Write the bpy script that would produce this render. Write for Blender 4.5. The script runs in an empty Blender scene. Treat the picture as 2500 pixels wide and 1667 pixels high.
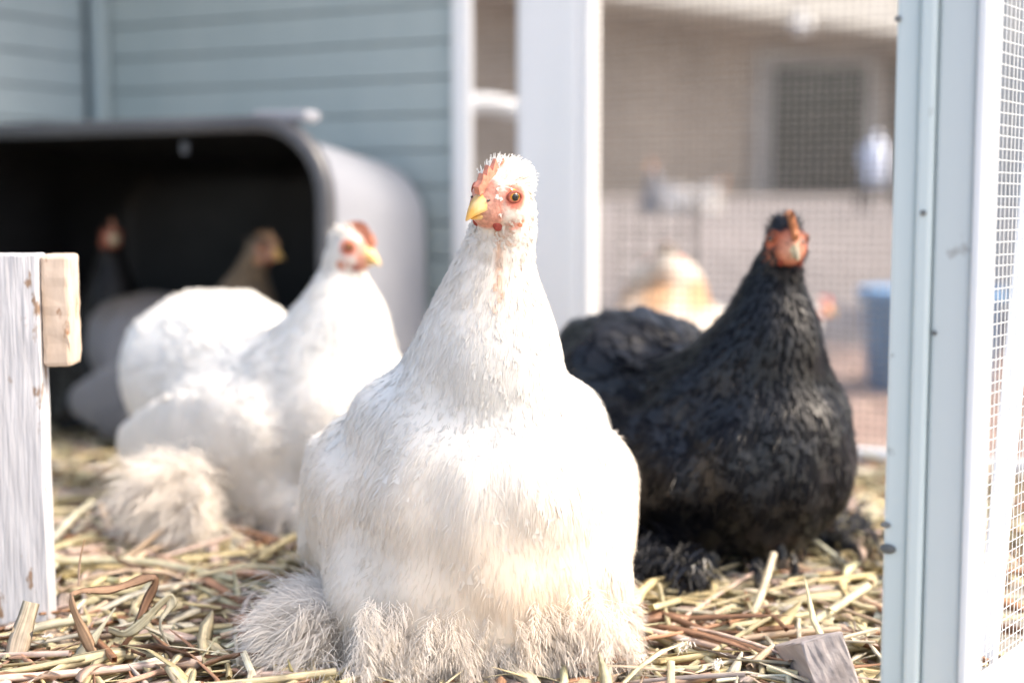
import bpy, bmesh, math, random
import numpy as np
from mathutils import Vector, Matrix
from mathutils.bvhtree import BVHTree

scene = bpy.context.scene
C = scene.collection
R = math.radians

# ------------------------------------------------------------------ camera, sky, sun, exposure
CAM_H = 0.278
PITCH = 5.66
cam_d = bpy.data.cameras.new('camera')
cam = bpy.data.objects.new('camera', cam_d); C.objects.link(cam)
cam.location = (0, 0, CAM_H)
cam.rotation_euler = (R(90 - PITCH), 0, 0)
cam_d.lens = 50; cam_d.sensor_width = 36
cam_d.clip_start = 0.02; cam_d.clip_end = 300
cam_d.dof.use_dof = True
cam_d.dof.focus_distance = 0.80
cam_d.dof.aperture_fstop = 3.3
scene.camera = cam

SUN_EL, SUN_AZ = 48.0, 98.0       # azimuth: degrees to the right of straight ahead (+Y), clockwise
w = bpy.data.worlds.new('World'); scene.world = w; w.use_nodes = True
nt = w.node_tree
sky = nt.nodes.new('ShaderNodeTexSky'); sky.sky_type = 'NISHITA'; sky.sun_disc = False
sky.sun_elevation = R(SUN_EL); sky.sun_rotation = R(SUN_AZ)
sky.air_density = 1.0; sky.dust_density = 4.0; sky.ozone_density = 1.0
bg = nt.nodes['Background']; bg.inputs['Strength'].default_value = 0.15
nt.links.new(sky.outputs[0], bg.inputs['Color'])

sd = bpy.data.lights.new('sun', 'SUN'); sun = bpy.data.objects.new('sun', sd); C.objects.link(sun)
sd.energy = 1.5; sd.angle = R(26); sd.color = (1.0, 0.965, 0.915)
sdir = Vector((math.sin(R(SUN_AZ)) * math.cos(R(SUN_EL)), math.cos(R(SUN_AZ)) * math.cos(R(SUN_EL)), math.sin(R(SUN_EL))))
sun.rotation_euler = sdir.to_track_quat('Z', 'Y').to_euler()

vs = scene.view_settings
vs.view_transform = 'Standard'; vs.look = 'None'; vs.exposure = 1.68
vs.use_white_balance = True; vs.white_balance_temperature = 7250; vs.white_balance_tint = 10; vs.gamma = 1.0
vs.use_curve_mapping = False
scene.render.resolution_x = 1024; scene.render.resolution_y = 682
scene.render.engine = 'CYCLES'
scene.cycles.max_bounces = 10
scene.cycles.transparent_max_bounces = 12

# ------------------------------------------------------------------ helpers
def tag(o, label=None, cat=None, group=None, kind=None):
    if label: o['label'] = label
    if cat: o['category'] = cat
    if group: o['group'] = group
    if kind: o['kind'] = kind
    return o

def empty(name, loc=(0, 0, 0), rz=0.0, parent=None):
    o = bpy.data.objects.new(name, None); C.objects.link(o)
    o.location = loc; o.rotation_euler = (0, 0, rz); o.empty_display_size = 0.05
    if parent: o.parent = parent
    return o

def link_mesh(name, me, mat, parent=None):
    o = bpy.data.objects.new(name, me); C.objects.link(o)
    if mat is not None:
        me.materials.clear(); me.materials.append(mat)
    if parent: o.parent = parent
    return o

def mesh_np(name, V, F, col=None, nrm=None, smooth=True, fib=None):
    """V (n,3); F (m,3) or (m,4) int; col (n,3)."""
    V = np.ascontiguousarray(V, dtype=np.float32); F = np.ascontiguousarray(F, dtype=np.int32)
    me = bpy.data.meshes.new(name)
    k = F.shape[1]
    me.vertices.add(len(V)); me.vertices.foreach_set('co', V.ravel())
    me.loops.add(F.size); me.loops.foreach_set('vertex_index', F.ravel())
    me.polygons.add(len(F))
    me.polygons.foreach_set('loop_start', np.arange(0, F.size, k, dtype=np.int32))
    me.update(calc_edges=True)
    if smooth:
        me.polygons.foreach_set('use_smooth', np.ones(len(F), dtype=bool))
    if col is not None:
        a = me.attributes.new('Col', 'FLOAT_COLOR', 'POINT')
        cc = np.ones((len(V), 4), dtype=np.float32); cc[:, :3] = col
        a.data.foreach_set('color', cc.ravel())
    if fib is not None:
        a = me.attributes.new('Fib', 'FLOAT_VECTOR', 'POINT'); a.data.foreach_set('vector', np.ascontiguousarray(fib, dtype=np.float32).ravel())
    if nrm is not None:
        nn = nrm / np.maximum(np.linalg.norm(nrm, axis=1, keepdims=True), 1e-9)
        me.normals_split_custom_set_from_vertices(nn.astype(np.float32))
    return me

def bm_mesh(name, bm, mat, parent=None, smooth=False):
    bmesh.ops.recalc_face_normals(bm, faces=bm.faces)
    me = bpy.data.meshes.new(name); bm.to_mesh(me); bm.free()
    if smooth:
        me.polygons.foreach_set('use_smooth', np.ones(len(me.polygons), dtype=bool))
    return link_mesh(name, me, mat, parent)

def add_box(bm, lo, hi, bev=0.0, mtx=None, seg=2):
    r = bmesh.ops.create_cube(bm, size=1.0)
    vs_ = r['verts']
    for v in vs_:
        v.co = Vector(((lo[0] + hi[0]) / 2 + v.co.x * (hi[0] - lo[0]),
                       (lo[1] + hi[1]) / 2 + v.co.y * (hi[1] - lo[1]),
                       (lo[2] + hi[2]) / 2 + v.co.z * (hi[2] - lo[2])))
    if bev > 0:
        es = list({e for v in vs_ for e in v.link_edges})
        b = bmesh.ops.bevel(bm, geom=es, offset=bev, segments=seg, affect='EDGES', profile=0.5)
        vs_ = list({v for f in b['faces'] for v in f.verts} | {v for v in vs_ if v.is_valid})
    if mtx is not None:
        for v in vs_: v.co = mtx @ v.co
    return vs_

def box(name, lo, hi, mat, parent=None, bev=0.0, mtx=None):
    bm = bmesh.new(); add_box(bm, lo, hi, bev, mtx)
    return bm_mesh(name, bm, mat, parent, smooth=False)

def tube_arrays(path, rad, sides=8, cap=True):
    P = np.asarray(path, float); n = len(P)
    rad = np.broadcast_to(np.asarray(rad, float), (n,))
    T = np.gradient(P, axis=0); T /= np.linalg.norm(T, axis=1, keepdims=True)
    up = np.array([0, 0, 1.0]) if abs(T[0, 2]) < 0.9 else np.array([1.0, 0, 0])
    V = []
    for i in range(n):
        s = np.cross(T[i], up); s /= np.linalg.norm(s); u = np.cross(s, T[i]); up = u
        for k in range(sides):
            a = 2 * math.pi * k / sides
            V.append(P[i] + rad[i] * (math.cos(a) * s + math.sin(a) * u))
    F = []
    for i in range(n - 1):
        for k in range(sides):
            k2 = (k + 1) % sides
            F.append([i * sides + k, i * sides + k2, (i + 1) * sides + k2, (i + 1) * sides + k])
    V = np.array(V); F = np.array(F)
    if cap:
        V = np.vstack([V, P[0], P[-1]])
        a, b = len(V) - 2, len(V) - 1
        cf = []
        for k in range(sides):
            k2 = (k + 1) % sides
            cf.append([a, k2, k, k]); cf.append([b, (n - 1) * sides + k, (n - 1) * sides + k2, (n - 1) * sides + k2])
        F = [list(f) for f in F] + [[c[0], c[1], c[2]] for c in cf]
    return V, F

def tube(name, path, rad, mat, parent=None, sides=10, cap=True):
    V, F = tube_arrays(path, rad, sides, cap)
    me = bpy.data.meshes.new(name); me.from_pydata([tuple(v) for v in V], [], [list(map(int, f)) for f in F]); me.update()
    me.polygons.foreach_set('use_smooth', np.ones(len(me.polygons), dtype=bool))
    return link_mesh(name, me, mat, parent)

# ------------------------------------------------------------------ materials
MATS = {}
def nodes(m):
    m.use_nodes = True
    return m.node_tree.nodes, m.node_tree.links, m.node_tree.nodes['Principled BSDF']

def mat_noise(name, c1, c2, scale=20.0, rough=0.6, bump=0.0, bscale=None, stretch=(1, 1, 1), detail=6.0, lo=0.35, hi=0.65, spec=0.5, dist=0.002):
    m = bpy.data.materials.new(name); N, L, P = nodes(m)
    tc = N.new('ShaderNodeTexCoord'); mp = N.new('ShaderNodeMapping'); mp.inputs['Scale'].default_value = stretch
    L.new(tc.outputs['Object'], mp.inputs['Vector'])
    nz = N.new('ShaderNodeTexNoise'); nz.inputs['Scale'].default_value = scale; nz.inputs['Detail'].default_value = detail
    L.new(mp.outputs[0], nz.inputs['Vector'])
    rp = N.new('ShaderNodeValToRGB'); rp.color_ramp.elements[0].position = lo; rp.color_ramp.elements[1].position = hi
    rp.color_ramp.elements[0].color = (*c1, 1); rp.color_ramp.elements[1].color = (*c2, 1)
    L.new(nz.outputs['Fac'], rp.inputs['Fac']); L.new(rp.outputs[0], P.inputs['Base Color'])
    P.inputs['Roughness'].default_value = rough; P.inputs['Specular IOR Level'].default_value = spec
    if bump > 0:
        nb = N.new('ShaderNodeTexNoise'); nb.inputs['Scale'].default_value = bscale or scale * 2; nb.inputs['Detail'].default_value = 5
        L.new(mp.outputs[0], nb.inputs['Vector'])
        bp = N.new('ShaderNodeBump'); bp.inputs['Strength'].default_value = bump; bp.inputs['Distance'].default_value = dist
        L.new(nb.outputs['Fac'], bp.inputs['Height']); L.new(bp.outputs[0], P.inputs['Normal'])
    MATS[name] = m
    return m

def mat_stained(name, base1, base2, stain, scale, stretch, thr=0.62, rough=0.6, bump=0.3, sscale=30, sstretch=(1, 1, 1)):
    """painted or bare timber: fine streaky base plus scattered stains / chips."""
    m = mat_noise(name, base1, base2, scale, rough, bump, scale * 1.5, stretch, dist=0.0012)
    N, L = m.node_tree.nodes, m.node_tree.links; P = N['Principled BSDF']
    src = P.inputs['Base Color'].links[0].from_socket
    tc = N.new('ShaderNodeTexCoord'); mp = N.new('ShaderNodeMapping'); mp.inputs['Scale'].default_value = sstretch
    L.new(tc.outputs['Object'], mp.inputs['Vector'])
    nz = N.new('ShaderNodeTexNoise'); nz.inputs['Scale'].default_value = sscale; nz.inputs['Detail'].default_value = 4; nz.inputs['Roughness'].default_value = 0.6
    L.new(mp.outputs[0], nz.inputs['Vector'])
    rp = N.new('ShaderNodeValToRGB'); rp.color_ramp.elements[0].position = thr; rp.color_ramp.elements[1].position = thr + 0.06
    L.new(nz.outputs['Fac'], rp.inputs['Fac'])
    mx = N.new('ShaderNodeMix'); mx.data_type = 'RGBA'
    L.new(rp.outputs[0], mx.inputs['Factor']); L.new(src, mx.inputs[6]); mx.inputs[7].default_value = (*stain, 1)
    L.new(mx.outputs[2], P.inputs['Base Color'])
    return m

def mat_col(name, rough=0.8, transl=0.0, bump=0.0, bscale=300.0, spec=0.3, sheen=0.0, vary=0.12, vscale=60.0, coat=0.0):
    """colour from the mesh attribute Col with fine variation; optional translucency (thin feathers, dry leaves)."""
    m = bpy.data.materials.new(name); N, L, P = nodes(m)
    at = N.new('ShaderNodeAttribute'); at.attribute_name = 'Col'
    tc = N.new('ShaderNodeTexCoord')
    nz = N.new('ShaderNodeTexNoise'); nz.inputs['Scale'].default_value = vscale; nz.inputs['Detail'].default_value = 5
    L.new(tc.outputs['Object'], nz.inputs['Vector'])
    mr = N.new('ShaderNodeMapRange'); mr.inputs[1].default_value = 0.3; mr.inputs[2].default_value = 0.7
    mr.inputs[3].default_value = 1 - vary; mr.inputs[4].default_value = 1 + vary * 0.5
    L.new(nz.outputs['Fac'], mr.inputs[0])
    vm = N.new('ShaderNodeVectorMath'); vm.operation = 'SCALE'
    L.new(at.outputs['Color'], vm.inputs[0]); L.new(mr.outputs[0], vm.inputs['Scale'])
    L.new(vm.outputs[0], P.inputs['Base Color'])
    P.inputs['Roughness'].default_value = rough; P.inputs['Specular IOR Level'].default_value = spec
    P.inputs['Sheen Weight'].default_value = sheen; P.inputs['Sheen Roughness'].default_value = 0.4
    P.inputs['Coat Weight'].default_value = coat
    if bump > 0:
        nb = N.new('ShaderNodeTexNoise'); nb.inputs['Scale'].default_value = bscale; nb.inputs['Detail'].default_value = 3
        L.new(tc.outputs['Object'], nb.inputs['Vector'])
        bp = N.new('ShaderNodeBump'); bp.inputs['Strength'].default_value = bump; bp.inputs['Distance'].default_value = 0.0006
        L.new(nb.outputs['Fac'], bp.inputs['Height']); L.new(bp.outputs[0], P.inputs['Normal'])
    if transl > 0:
        out = N['Material Output']
        tr = N.new('ShaderNodeBsdfTranslucent'); L.new(vm.outputs[0], tr.inputs['Color'])
        mx = N.new('ShaderNodeMixShader'); mx.inputs[0].default_value = transl
        L.new(P.outputs[0], mx.inputs[1]); L.new(tr.outputs[0], mx.inputs[2]); L.new(mx.outputs[0], out.inputs['Surface'])
    MATS[name] = m
    return m

mat_col('feather_white', 0.9, 0.07, spec=0.15, sheen=0.1, vary=0.05, vscale=90)
mat_col('feather_dark', 0.33, 0.0, spec=0.45, sheen=0.0, vary=0.4, vscale=50)
def mat_plush(name, sss, streak, rough, vary):
    m = mat_col(name, rough, 0.0, spec=0.12, sheen=0.15, vary=vary, vscale=40)
    N, L = m.node_tree.nodes, m.node_tree.links; P = N['Principled BSDF']
    P.inputs['Sheen Weight'].default_value = 0.1 if sss > 0 else 0.0
    P.inputs['Subsurface Weight'].default_value = sss; P.inputs['Subsurface Radius'].default_value = (1.0, 0.75, 0.6); P.inputs['Subsurface Scale'].default_value = 0.006
    tc = N.new('ShaderNodeTexCoord'); mp = N.new('ShaderNodeMapping'); mp.inputs['Scale'].default_value = (1, 1, 0.18)
    L.new(tc.outputs['Object'], mp.inputs['Vector'])
    nz = N.new('ShaderNodeTexNoise'); nz.inputs['Scale'].default_value = 320; nz.inputs['Detail'].default_value = 4
    L.new(mp.outputs[0], nz.inputs['Vector'])
    bp = N.new('ShaderNodeBump'); bp.inputs['Strength'].default_value = streak; bp.inputs['Distance'].default_value = 0.0008
    L.new(nz.outputs['Fac'], bp.inputs['Height']); L.new(bp.outputs[0], P.inputs['Normal'])
    return m
mat_plush('plush_white', 0.35, 0.12, 0.95, 0.04)
mat_plush('plush_dark', 0.0, 0.4, 0.45, 0.4)
mat_col('fluff_white', 0.95, 0.15, spec=0.1, vary=0.04)
mat_col('skin', 0.55, 0.0, bump=0.8, bscale=500, spec=0.35, vary=0.3, vscale=350)
mat_col('body_under', 0.9, 0.0, spec=0.1, vary=0.1)
mat_col('straw', 0.55, 0.12, bump=0.25, bscale=250, spec=0.35, vary=0.28, vscale=120)
def add_fibre(m, dark, light):
    N, L = m.node_tree.nodes, m.node_tree.links; P = N['Principled BSDF']
    at = N.new('ShaderNodeAttribute'); at.attribute_name = 'Fib'
    mp = N.new('ShaderNodeMapping'); mp.inputs['Scale'].default_value = (7, 22, 50)
    L.new(at.outputs['Vector'], mp.inputs['Vector'])
    nz = N.new('ShaderNodeTexNoise'); nz.inputs['Scale'].default_value = 1.0; nz.inputs['Detail'].default_value = 4; nz.inputs['Roughness'].default_value = 0.65
    L.new(mp.outputs[0], nz.inputs['Vector'])
    mr = N.new('ShaderNodeMapRange'); mr.inputs[1].default_value = .32; mr.inputs[2].default_value = .68; mr.inputs[3].default_value = dark; mr.inputs[4].default_value = light
    L.new(nz.outputs['Fac'], mr.inputs[0])
    vm = N.new('ShaderNodeVectorMath'); vm.operation = 'SCALE'
    L.new(P.inputs['Base Color'].links[0].from_socket, vm.inputs[0]); L.new(mr.outputs[0], vm.inputs['Scale']); L.new(vm.outputs[0], P.inputs['Base Color'])
    bp = N.new('ShaderNodeBump'); bp.inputs['Strength'].default_value = 0.7; bp.inputs['Distance'].default_value = 0.0005
    L.new(nz.outputs['Fac'], bp.inputs['Height']); L.new(bp.outputs[0], P.inputs['Normal'])
add_fibre(MATS['straw'], 0.55, 1.25)
mat_noise('beak', (0.72, 0.38, 0.08), (0.80, 0.58, 0.28), 120, 0.35, 0.1, 200)
mat_noise('beak_dark', (0.12, 0.10, 0.07), (0.62, 0.52, 0.32), 90, 0.4)
mat_noise('iris', (0.60, 0.24, 0.02), (0.80, 0.42, 0.05), 600, 0.08, spec=0.7)
mat_noise('iris_dark', (0.22, 0.06, 0.01), (0.30, 0.10, 0.02), 600, 0.08, spec=0.7)
mat_noise('pupil', (0.004, 0.004, 0.004), (0.008, 0.008, 0.008), 50, 0.05, spec=0.8)
mat_noise('leg_yellow', (0.55, 0.38, 0.14), (0.66, 0.48, 0.22), 150, 0.6, 0.5, 400)
mat_noise('leg_slate', (0.08, 0.08, 0.08), (0.13, 0.12, 0.11), 150, 0.6, 0.5, 400)
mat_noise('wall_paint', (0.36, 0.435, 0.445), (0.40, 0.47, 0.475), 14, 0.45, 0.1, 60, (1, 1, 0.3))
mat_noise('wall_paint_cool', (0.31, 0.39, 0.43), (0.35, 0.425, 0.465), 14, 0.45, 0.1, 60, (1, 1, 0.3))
mat_noise('wall_trim', (0.34, 0.42, 0.45), (0.39, 0.47, 0.50), 14, 0.4, 0.1, 60, (1, 1, 0.3))
mat_noise('groove_dark', (0.24, 0.30, 0.31), (0.28, 0.34, 0.35), 14, 0.7)
mat_noise('white_paint', (0.82, 0.84, 0.86), (0.87, 0.88, 0.90), 20, 0.4, 0.12, 50, (1, 1, 0.2))
mat_stained('post_teal', (0.58, 0.67, 0.685), (0.63, 0.71, 0.72), (0.32, 0.36, 0.36), 24, (1, 1, 0.15), 0.655, 0.45, 0.15, 38)
mat_stained('post_grey', (0.57, 0.635, 0.65), (0.62, 0.675, 0.685), (0.40, 0.42, 0.42), 24, (1, 1, 0.15), 0.66, 0.45, 0.15, 34)
mat_stained('old_white_wood', (0.47, 0.47, 0.50), (0.68, 0.68, 0.71), (0.30, 0.20, 0.14), 190, (1.6, 1.6, 0.12), 0.61, 0.7, 1.0, 75, (1, 1, 0.45))
mat_stained('bare_wood', (0.52, 0.40, 0.31), (0.64, 0.52, 0.43), (0.28, 0.13, 0.06), 90, (1.2, 1.2, 0.4), 0.61, 0.75, 0.4, 70, (1, 1, 0.45))
mat_stained('grey_wood', (0.25, 0.22, 0.22), (0.40, 0.36, 0.36), (0.13, 0.10, 0.09), 70, (1.6, 0.3, 1.6), 0.66, 0.8, 0.8, 60, (1, .35, 1))
mat_noise('tote_grey', (0.27, 0.285, 0.33), (0.32, 0.335, 0.38), 8, 0.38, 0.05, 80)
mat_noise('tote_rim', (0.06, 0.062, 0.072), (0.085, 0.088, 0.10), 8, 0.35, 0.05, 80)
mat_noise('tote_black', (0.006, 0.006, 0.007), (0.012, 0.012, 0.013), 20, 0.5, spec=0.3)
mat_noise('wire_white', (0.70, 0.73, 0.75), (0.80, 0.82, 0.83), 60, 0.35)
mat_noise('wire_dark', (0.17, 0.155, 0.145), (0.24, 0.22, 0.205), 60, 0.5)
mat_noise('nail', (0.10, 0.11, 0.115), (0.20, 0.21, 0.21), 200, 0.6)
mat_noise('white_plastic', (0.72, 0.73, 0.76), (0.78, 0.79, 0.80), 10, 0.3)
mat_noise('bedding_floor', (0.10, 0.065, 0.035), (0.26, 0.18, 0.09), 60, 0.95, 0.8, 90, dist=0.004)
mat_noise('brick_paver', (0.24, 0.165, 0.145), (0.31, 0.225, 0.195), 14, 0.85, 0.4, 120)
mat_noise('sand_joint', (0.34, 0.32, 0.30), (0.42, 0.40, 0.37), 90, 0.95, 0.4, 200)
mat_noise('concrete', (0.24, 0.235, 0.225), (0.34, 0.33, 0.315), 12, 0.9, 0.3, 80)
mat_noise('cream_paint', (0.70, 0.66, 0.58), (0.76, 0.72, 0.65), 5, 0.6)
mat_noise('frame_grey', (0.30, 0.28, 0.27), (0.38, 0.36, 0.34), 6, 0.6)
mat_noise('glass_dark', (0.02, 0.024, 0.026), (0.035, 0.04, 0.042), 3, 0.15)
mat_noise('blue_plastic', (0.09, 0.23, 0.44), (0.12, 0.29, 0.52), 10, 0.35)
mat_noise('fence_grey', (0.46, 0.49, 0.51), (0.54, 0.57, 0.58), 8, 0.8, 0.3, 60, (2, 2, .2))
mat_noise('pale_blue', (0.55, 0.62, 0.78), (0.66, 0.72, 0.85), 10, 0.35)
mat_noise('black_rubber', (0.015, 0.015, 0.017), (0.03, 0.03, 0.03), 30, 0.6)

def brick_mat(name, c1, c2, mortar, scale, bw, rh, ms=0.012, plane='xz'):
    m = bpy.data.materials.new(name); N, L, P = nodes(m)
    tc = N.new('ShaderNodeTexCoord'); sx = N.new('ShaderNodeSeparateXYZ'); cx = N.new('ShaderNodeCombineXYZ')
    L.new(tc.outputs['Object'], sx.inputs[0]); L.new(sx.outputs[0], cx.inputs[0])
    L.new(sx.outputs[2 if plane == 'xz' else 1], cx.inputs[1])
    b = N.new('ShaderNodeTexBrick'); b.inputs['Scale'].default_value = scale
    b.inputs['Color1'].default_value = (*c1, 1); b.inputs['Color2'].default_value = (*c2, 1); b.inputs['Mortar'].default_value = (*mortar, 1)
    b.inputs['Mortar Size'].default_value = ms; b.inputs['Brick Width'].default_value = bw; b.inputs['Row Height'].default_value = rh
    L.new(cx.outputs[0], b.inputs['Vector'])
    nz = N.new('ShaderNodeTexNoise'); nz.inputs['Scale'].default_value = 1.3; nz.inputs['Detail'].default_value = 5
    L.new(tc.outputs['Object'], nz.inputs['Vector'])
    mr = N.new('ShaderNodeMapRange'); mr.inputs[1].default_value = .3; mr.inputs[2].default_value = .7; mr.inputs[3].default_value = .75; mr.inputs[4].default_value = 1.15
    L.new(nz.outputs['Fac'], mr.inputs[0])
    vm = N.new('ShaderNodeVectorMath'); vm.operation = 'SCALE'
    L.new(b.outputs['Color'], vm.inputs[0]); L.new(mr.outputs[0], vm.inputs['Scale']); L.new(vm.outputs[0], P.inputs['Base Color'])
    P.inputs['Roughness'].default_value = 0.9
    MATS[name] = m
    return m
brick_mat('shed_brick', (0.33, 0.26, 0.205), (0.41, 0.32, 0.255), (0.43, 0.38, 0.33), 1.0, 0.23, 0.075, 0.010)
brick_mat('far_paving', (0.17, 0.15, 0.15), (0.20, 0.175, 0.17), (0.24, 0.22, 0.215), 1.0, 0.21, 0.105, 0.012, 'xy')

# ------------------------------------------------------------------ coop frame of reference (plan turned 27 degrees)
A_ = R(-27)
T0 = Vector((-0.055, 1.66, 0))
M_COOP = Matrix.Translation(T0) @ Matrix.Rotation(A_, 4, 'Z')
def cw(x, y, z=0.0): return M_COOP @ Vector((x, y, z))
def cempty(name, x, y, z=0.0): return empty(name, cw(x, y, z), A_)

# ------------------------------------------------------------------ ground
def yard_h(y):
    def ss(a, b, t):
        t = min(1, max(0, (t - a) / (b - a))); return t * t * (3 - 2 * t)
    return -0.03 + 0.27 * ss(2.6, 5.2, y) + 0.075 * ss(5.0, 12.0, y)
xs = np.concatenate([np.linspace(-60, -4, 8), np.linspace(-3, 6, 19), np.linspace(8, 60, 8)])
ys = np.concatenate([[-60, -20, -5, 0.0], np.linspace(1.0, 13, 49), [16, 25, 60, 120]])
V = np.array([[x, y, yard_h(y)] for y in ys for x in xs]); nx = len(xs)
F = np.array([[j * nx + i, j * nx + i + 1, (j + 1) * nx + i + 1, (j + 1) * nx + i] for j in range(len(ys) - 1) for i in range(nx - 1)])
tag(link_mesh('ground', mesh_np('ground', V, F), MATS['far_paving']), kind='structure')

# concrete slab outside the run (right), bricks beyond it
bm = bmesh.new(); add_box(bm, (0.70, -1.6, -0.06), (2.2, -0.62, -0.012), 0.004)
slab = bm_mesh('concrete_slab', bm, MATS['concrete']); slab.matrix_world = M_COOP
tag(slab, kind='structure')
# brick paving: joint bed + single bricks
bm = bmesh.new(); add_box(bm, (0.02, -0.615, -0.055), (2.6, 1.45, -0.024), 0)
for v in bm.verts: pass
pav = bm_mesh('brick_paving', bm, MATS['sand_joint']); pav.matrix_world = M_COOP
tag(pav, kind='structure')
bm = bmesh.new(); add_box(bm, (-0.1, -0.0475, -0.02), (0.1, 0.0475, 0.02), 0.004, seg=1)
bme = bpy.data.meshes.new('brick'); bm.to_mesh(bme); bm.free(); bme.materials.append(MATS['brick_paver'])
rng = random.Random(5)
cells = []
for j in range(20):
    for i in range(13):
        x = 0.13 + i * 0.212 + (0.106 if j % 2 else 0); y = -0.56 + j * 0.106
        if x < 0.80 and y < 0.10: continue
        if x > 2.5 or y > 1.40: continue
        cells.append((x, y))
for x, y in cells:
    b = bpy.data.objects.new('brick', bme); C.objects.link(b); b.parent = pav
    b.location = (x, y, -0.034 + rng.uniform(-.002, .002)); b.rotation_euler = (rng.uniform(-.01, .01), rng.uniform(-.01, .01), rng.uniform(-.015, .015))

# bedding floor of the run (lumpy sheet under the straw)
rs = np.random.RandomState(3)
def bed_h(x, y):
    return 0.006 * math.sin(9 * x + 1.3) * math.cos(8 * y) + 0.004 * math.sin(23 * x + 11 * y) - 0.008
gx = np.linspace(-0.56, 0.665, 60); gy = np.linspace(-1.45, -0.005, 66)
V = []
for y in gy:
    for x in gx:
        wv = cw(x, y); V.append((wv.x, wv.y, bed_h(wv.x, wv.y)))
n = len(gx)
F = np.array([[j * n + i, j * n + i + 1, (j + 1) * n + i + 1, (j + 1) * n + i] for j in range(len(gy) - 1) for i in range(n - 1)])
tag(link_mesh('bedding_floor', mesh_np('bedding_floor', np.array(V), F), MATS['bedding_floor']), kind='structure')

# ------------------------------------------------------------------ coop walls
coop = cempty('coop_wall', 0, 0)
tag(coop, 'blue-grey boarded coop wall with an inner corner, behind the black tote', 'wall')
PH = 0.042; NP = 22
bm = bmesh.new()
def board_bm(lo, hi, lip):
    bm = bmesh.new(); add_box(bm, lo, hi, 0.0016, seg=1); return bm
me_b = None
for i in range(NP):
    z0 = i * PH
    bm = bmesh.new()
    add_box(bm, (-0.545, 0.004, z0 + 0.001), (-0.016, 0.018, z0 + PH - 0.0009), 0.0012, seg=1)
    tilt = Matrix.Translation((0, 0.011, z0)) @ Matrix.Rotation(R(1.1), 4, 'X') @ Matrix.Translation((0, -0.011, -z0))
    for v in bm.verts: v.co = tilt @ v.co
    bm_mesh('board', bm, MATS['wall_paint'], coop)
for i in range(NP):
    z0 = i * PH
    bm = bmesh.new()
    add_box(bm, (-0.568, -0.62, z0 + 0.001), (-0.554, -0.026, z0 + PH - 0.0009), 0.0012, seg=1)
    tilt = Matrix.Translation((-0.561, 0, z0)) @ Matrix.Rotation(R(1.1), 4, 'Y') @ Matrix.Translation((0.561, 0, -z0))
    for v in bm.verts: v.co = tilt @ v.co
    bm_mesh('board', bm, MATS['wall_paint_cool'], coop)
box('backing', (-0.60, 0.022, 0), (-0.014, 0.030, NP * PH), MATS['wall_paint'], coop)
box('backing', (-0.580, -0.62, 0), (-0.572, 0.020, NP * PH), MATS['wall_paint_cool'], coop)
box('corner_batten', (-0.552, -0.020, 0), (-0.532, 0.000, NP * PH), MATS['wall_trim'], coop, 0.003)
box('corner_board', (-0.0135, -0.006, 0), (0.0055, 0.012, NP * PH + 0.01), MATS['white_paint'], coop, 0.002)
# out-of-view roof panel added to shade the left end of the coop
box('shade_roof', (-0.66, -0.52, NP * PH + 0.012), (0.04, 0.08, NP * PH + 0.03), MATS['white_paint'], coop, 0.003)

# white post of the run, in the plane of the rear mesh
post = cempty('white_post', 0.128, 0.012)
tag(post, 'thick white painted post standing behind the front white hen', 'post')
box('shaft', (-0.058, -0.02, -0.02), (0.020, 0.03, 0.95), MATS['white_paint'], post, 0.006)
box('cover_strip', (0.0205, -0.018, -0.02), (0.032, 0.012, 0.95), MATS['white_paint'], post, 0.003)

# ------------------------------------------------------------------ wire meshes
def wire_grid(w_, h_, p, rad, sag=0.0, seed=0):
    """crossed wires in the local xz plane (square section), as one mesh."""
    rg = np.random.RandomState(seed)
    V = []; F = []
    def wire(P0, r):
        n0 = len(V); P0 = np.asarray(P0); d = P0[-1] - P0[0]; d /= np.linalg.norm(d)
        s = np.array([0, 1.0, 0]); u = np.cross(d, s)
        for q in P0:
            for a, b in ((1, 0), (0, 1), (-1, 0), (0, -1)):
                V.append(q + r * (a * s + b * u))
        for i in range(len(P0) - 1):
            for k in range(4):
                k2 = (k + 1) % 4
                F.append([n0 + i * 4 + k, n0 + i * 4 + k2, n0 + i * 4 + 4 + k2, n0 + i * 4 + 4 + k])
    m = 7
    for i in range(int(w_ / p) + 1):
        x = i * p; ph = rg.uniform(0, 6)
        wire([[x + 0.0004 * math.sin(ph + 9 * t), 0, t * h_] for t in np.linspace(0, 1, m)], rad)
    for j in range(int(h_ / p) + 1):
        z = j * p; ph = rg.uniform(0, 6)
        wire([[t * w_, 1.6 * rad, z + 0.0005 * math.sin(ph + 9 * t) + sag * (4 * (t - .5) ** 2 - 1)] for t in np.linspace(0, 1, m)], rad)
    return np.array(V), np.array(F)

rear = cempty('rear_mesh_panel', 0.015, 0.006)
tag(rear, 'fine wire mesh panel stretched across the back of the run, behind the black hen', 'wire mesh')
V, F = wire_grid(0.645, 0.95, 0.0082, 0.00062, 0.0, 1)
tag(link_mesh('wire', mesh_np('wire', V, F), MATS['wire_dark'], rear), kind='stuff')
box('bottom_rail', (0.17, -0.006, -0.02), (0.645, 0.014, 0.022), MATS['white_paint'], rear, 0.003)

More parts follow.
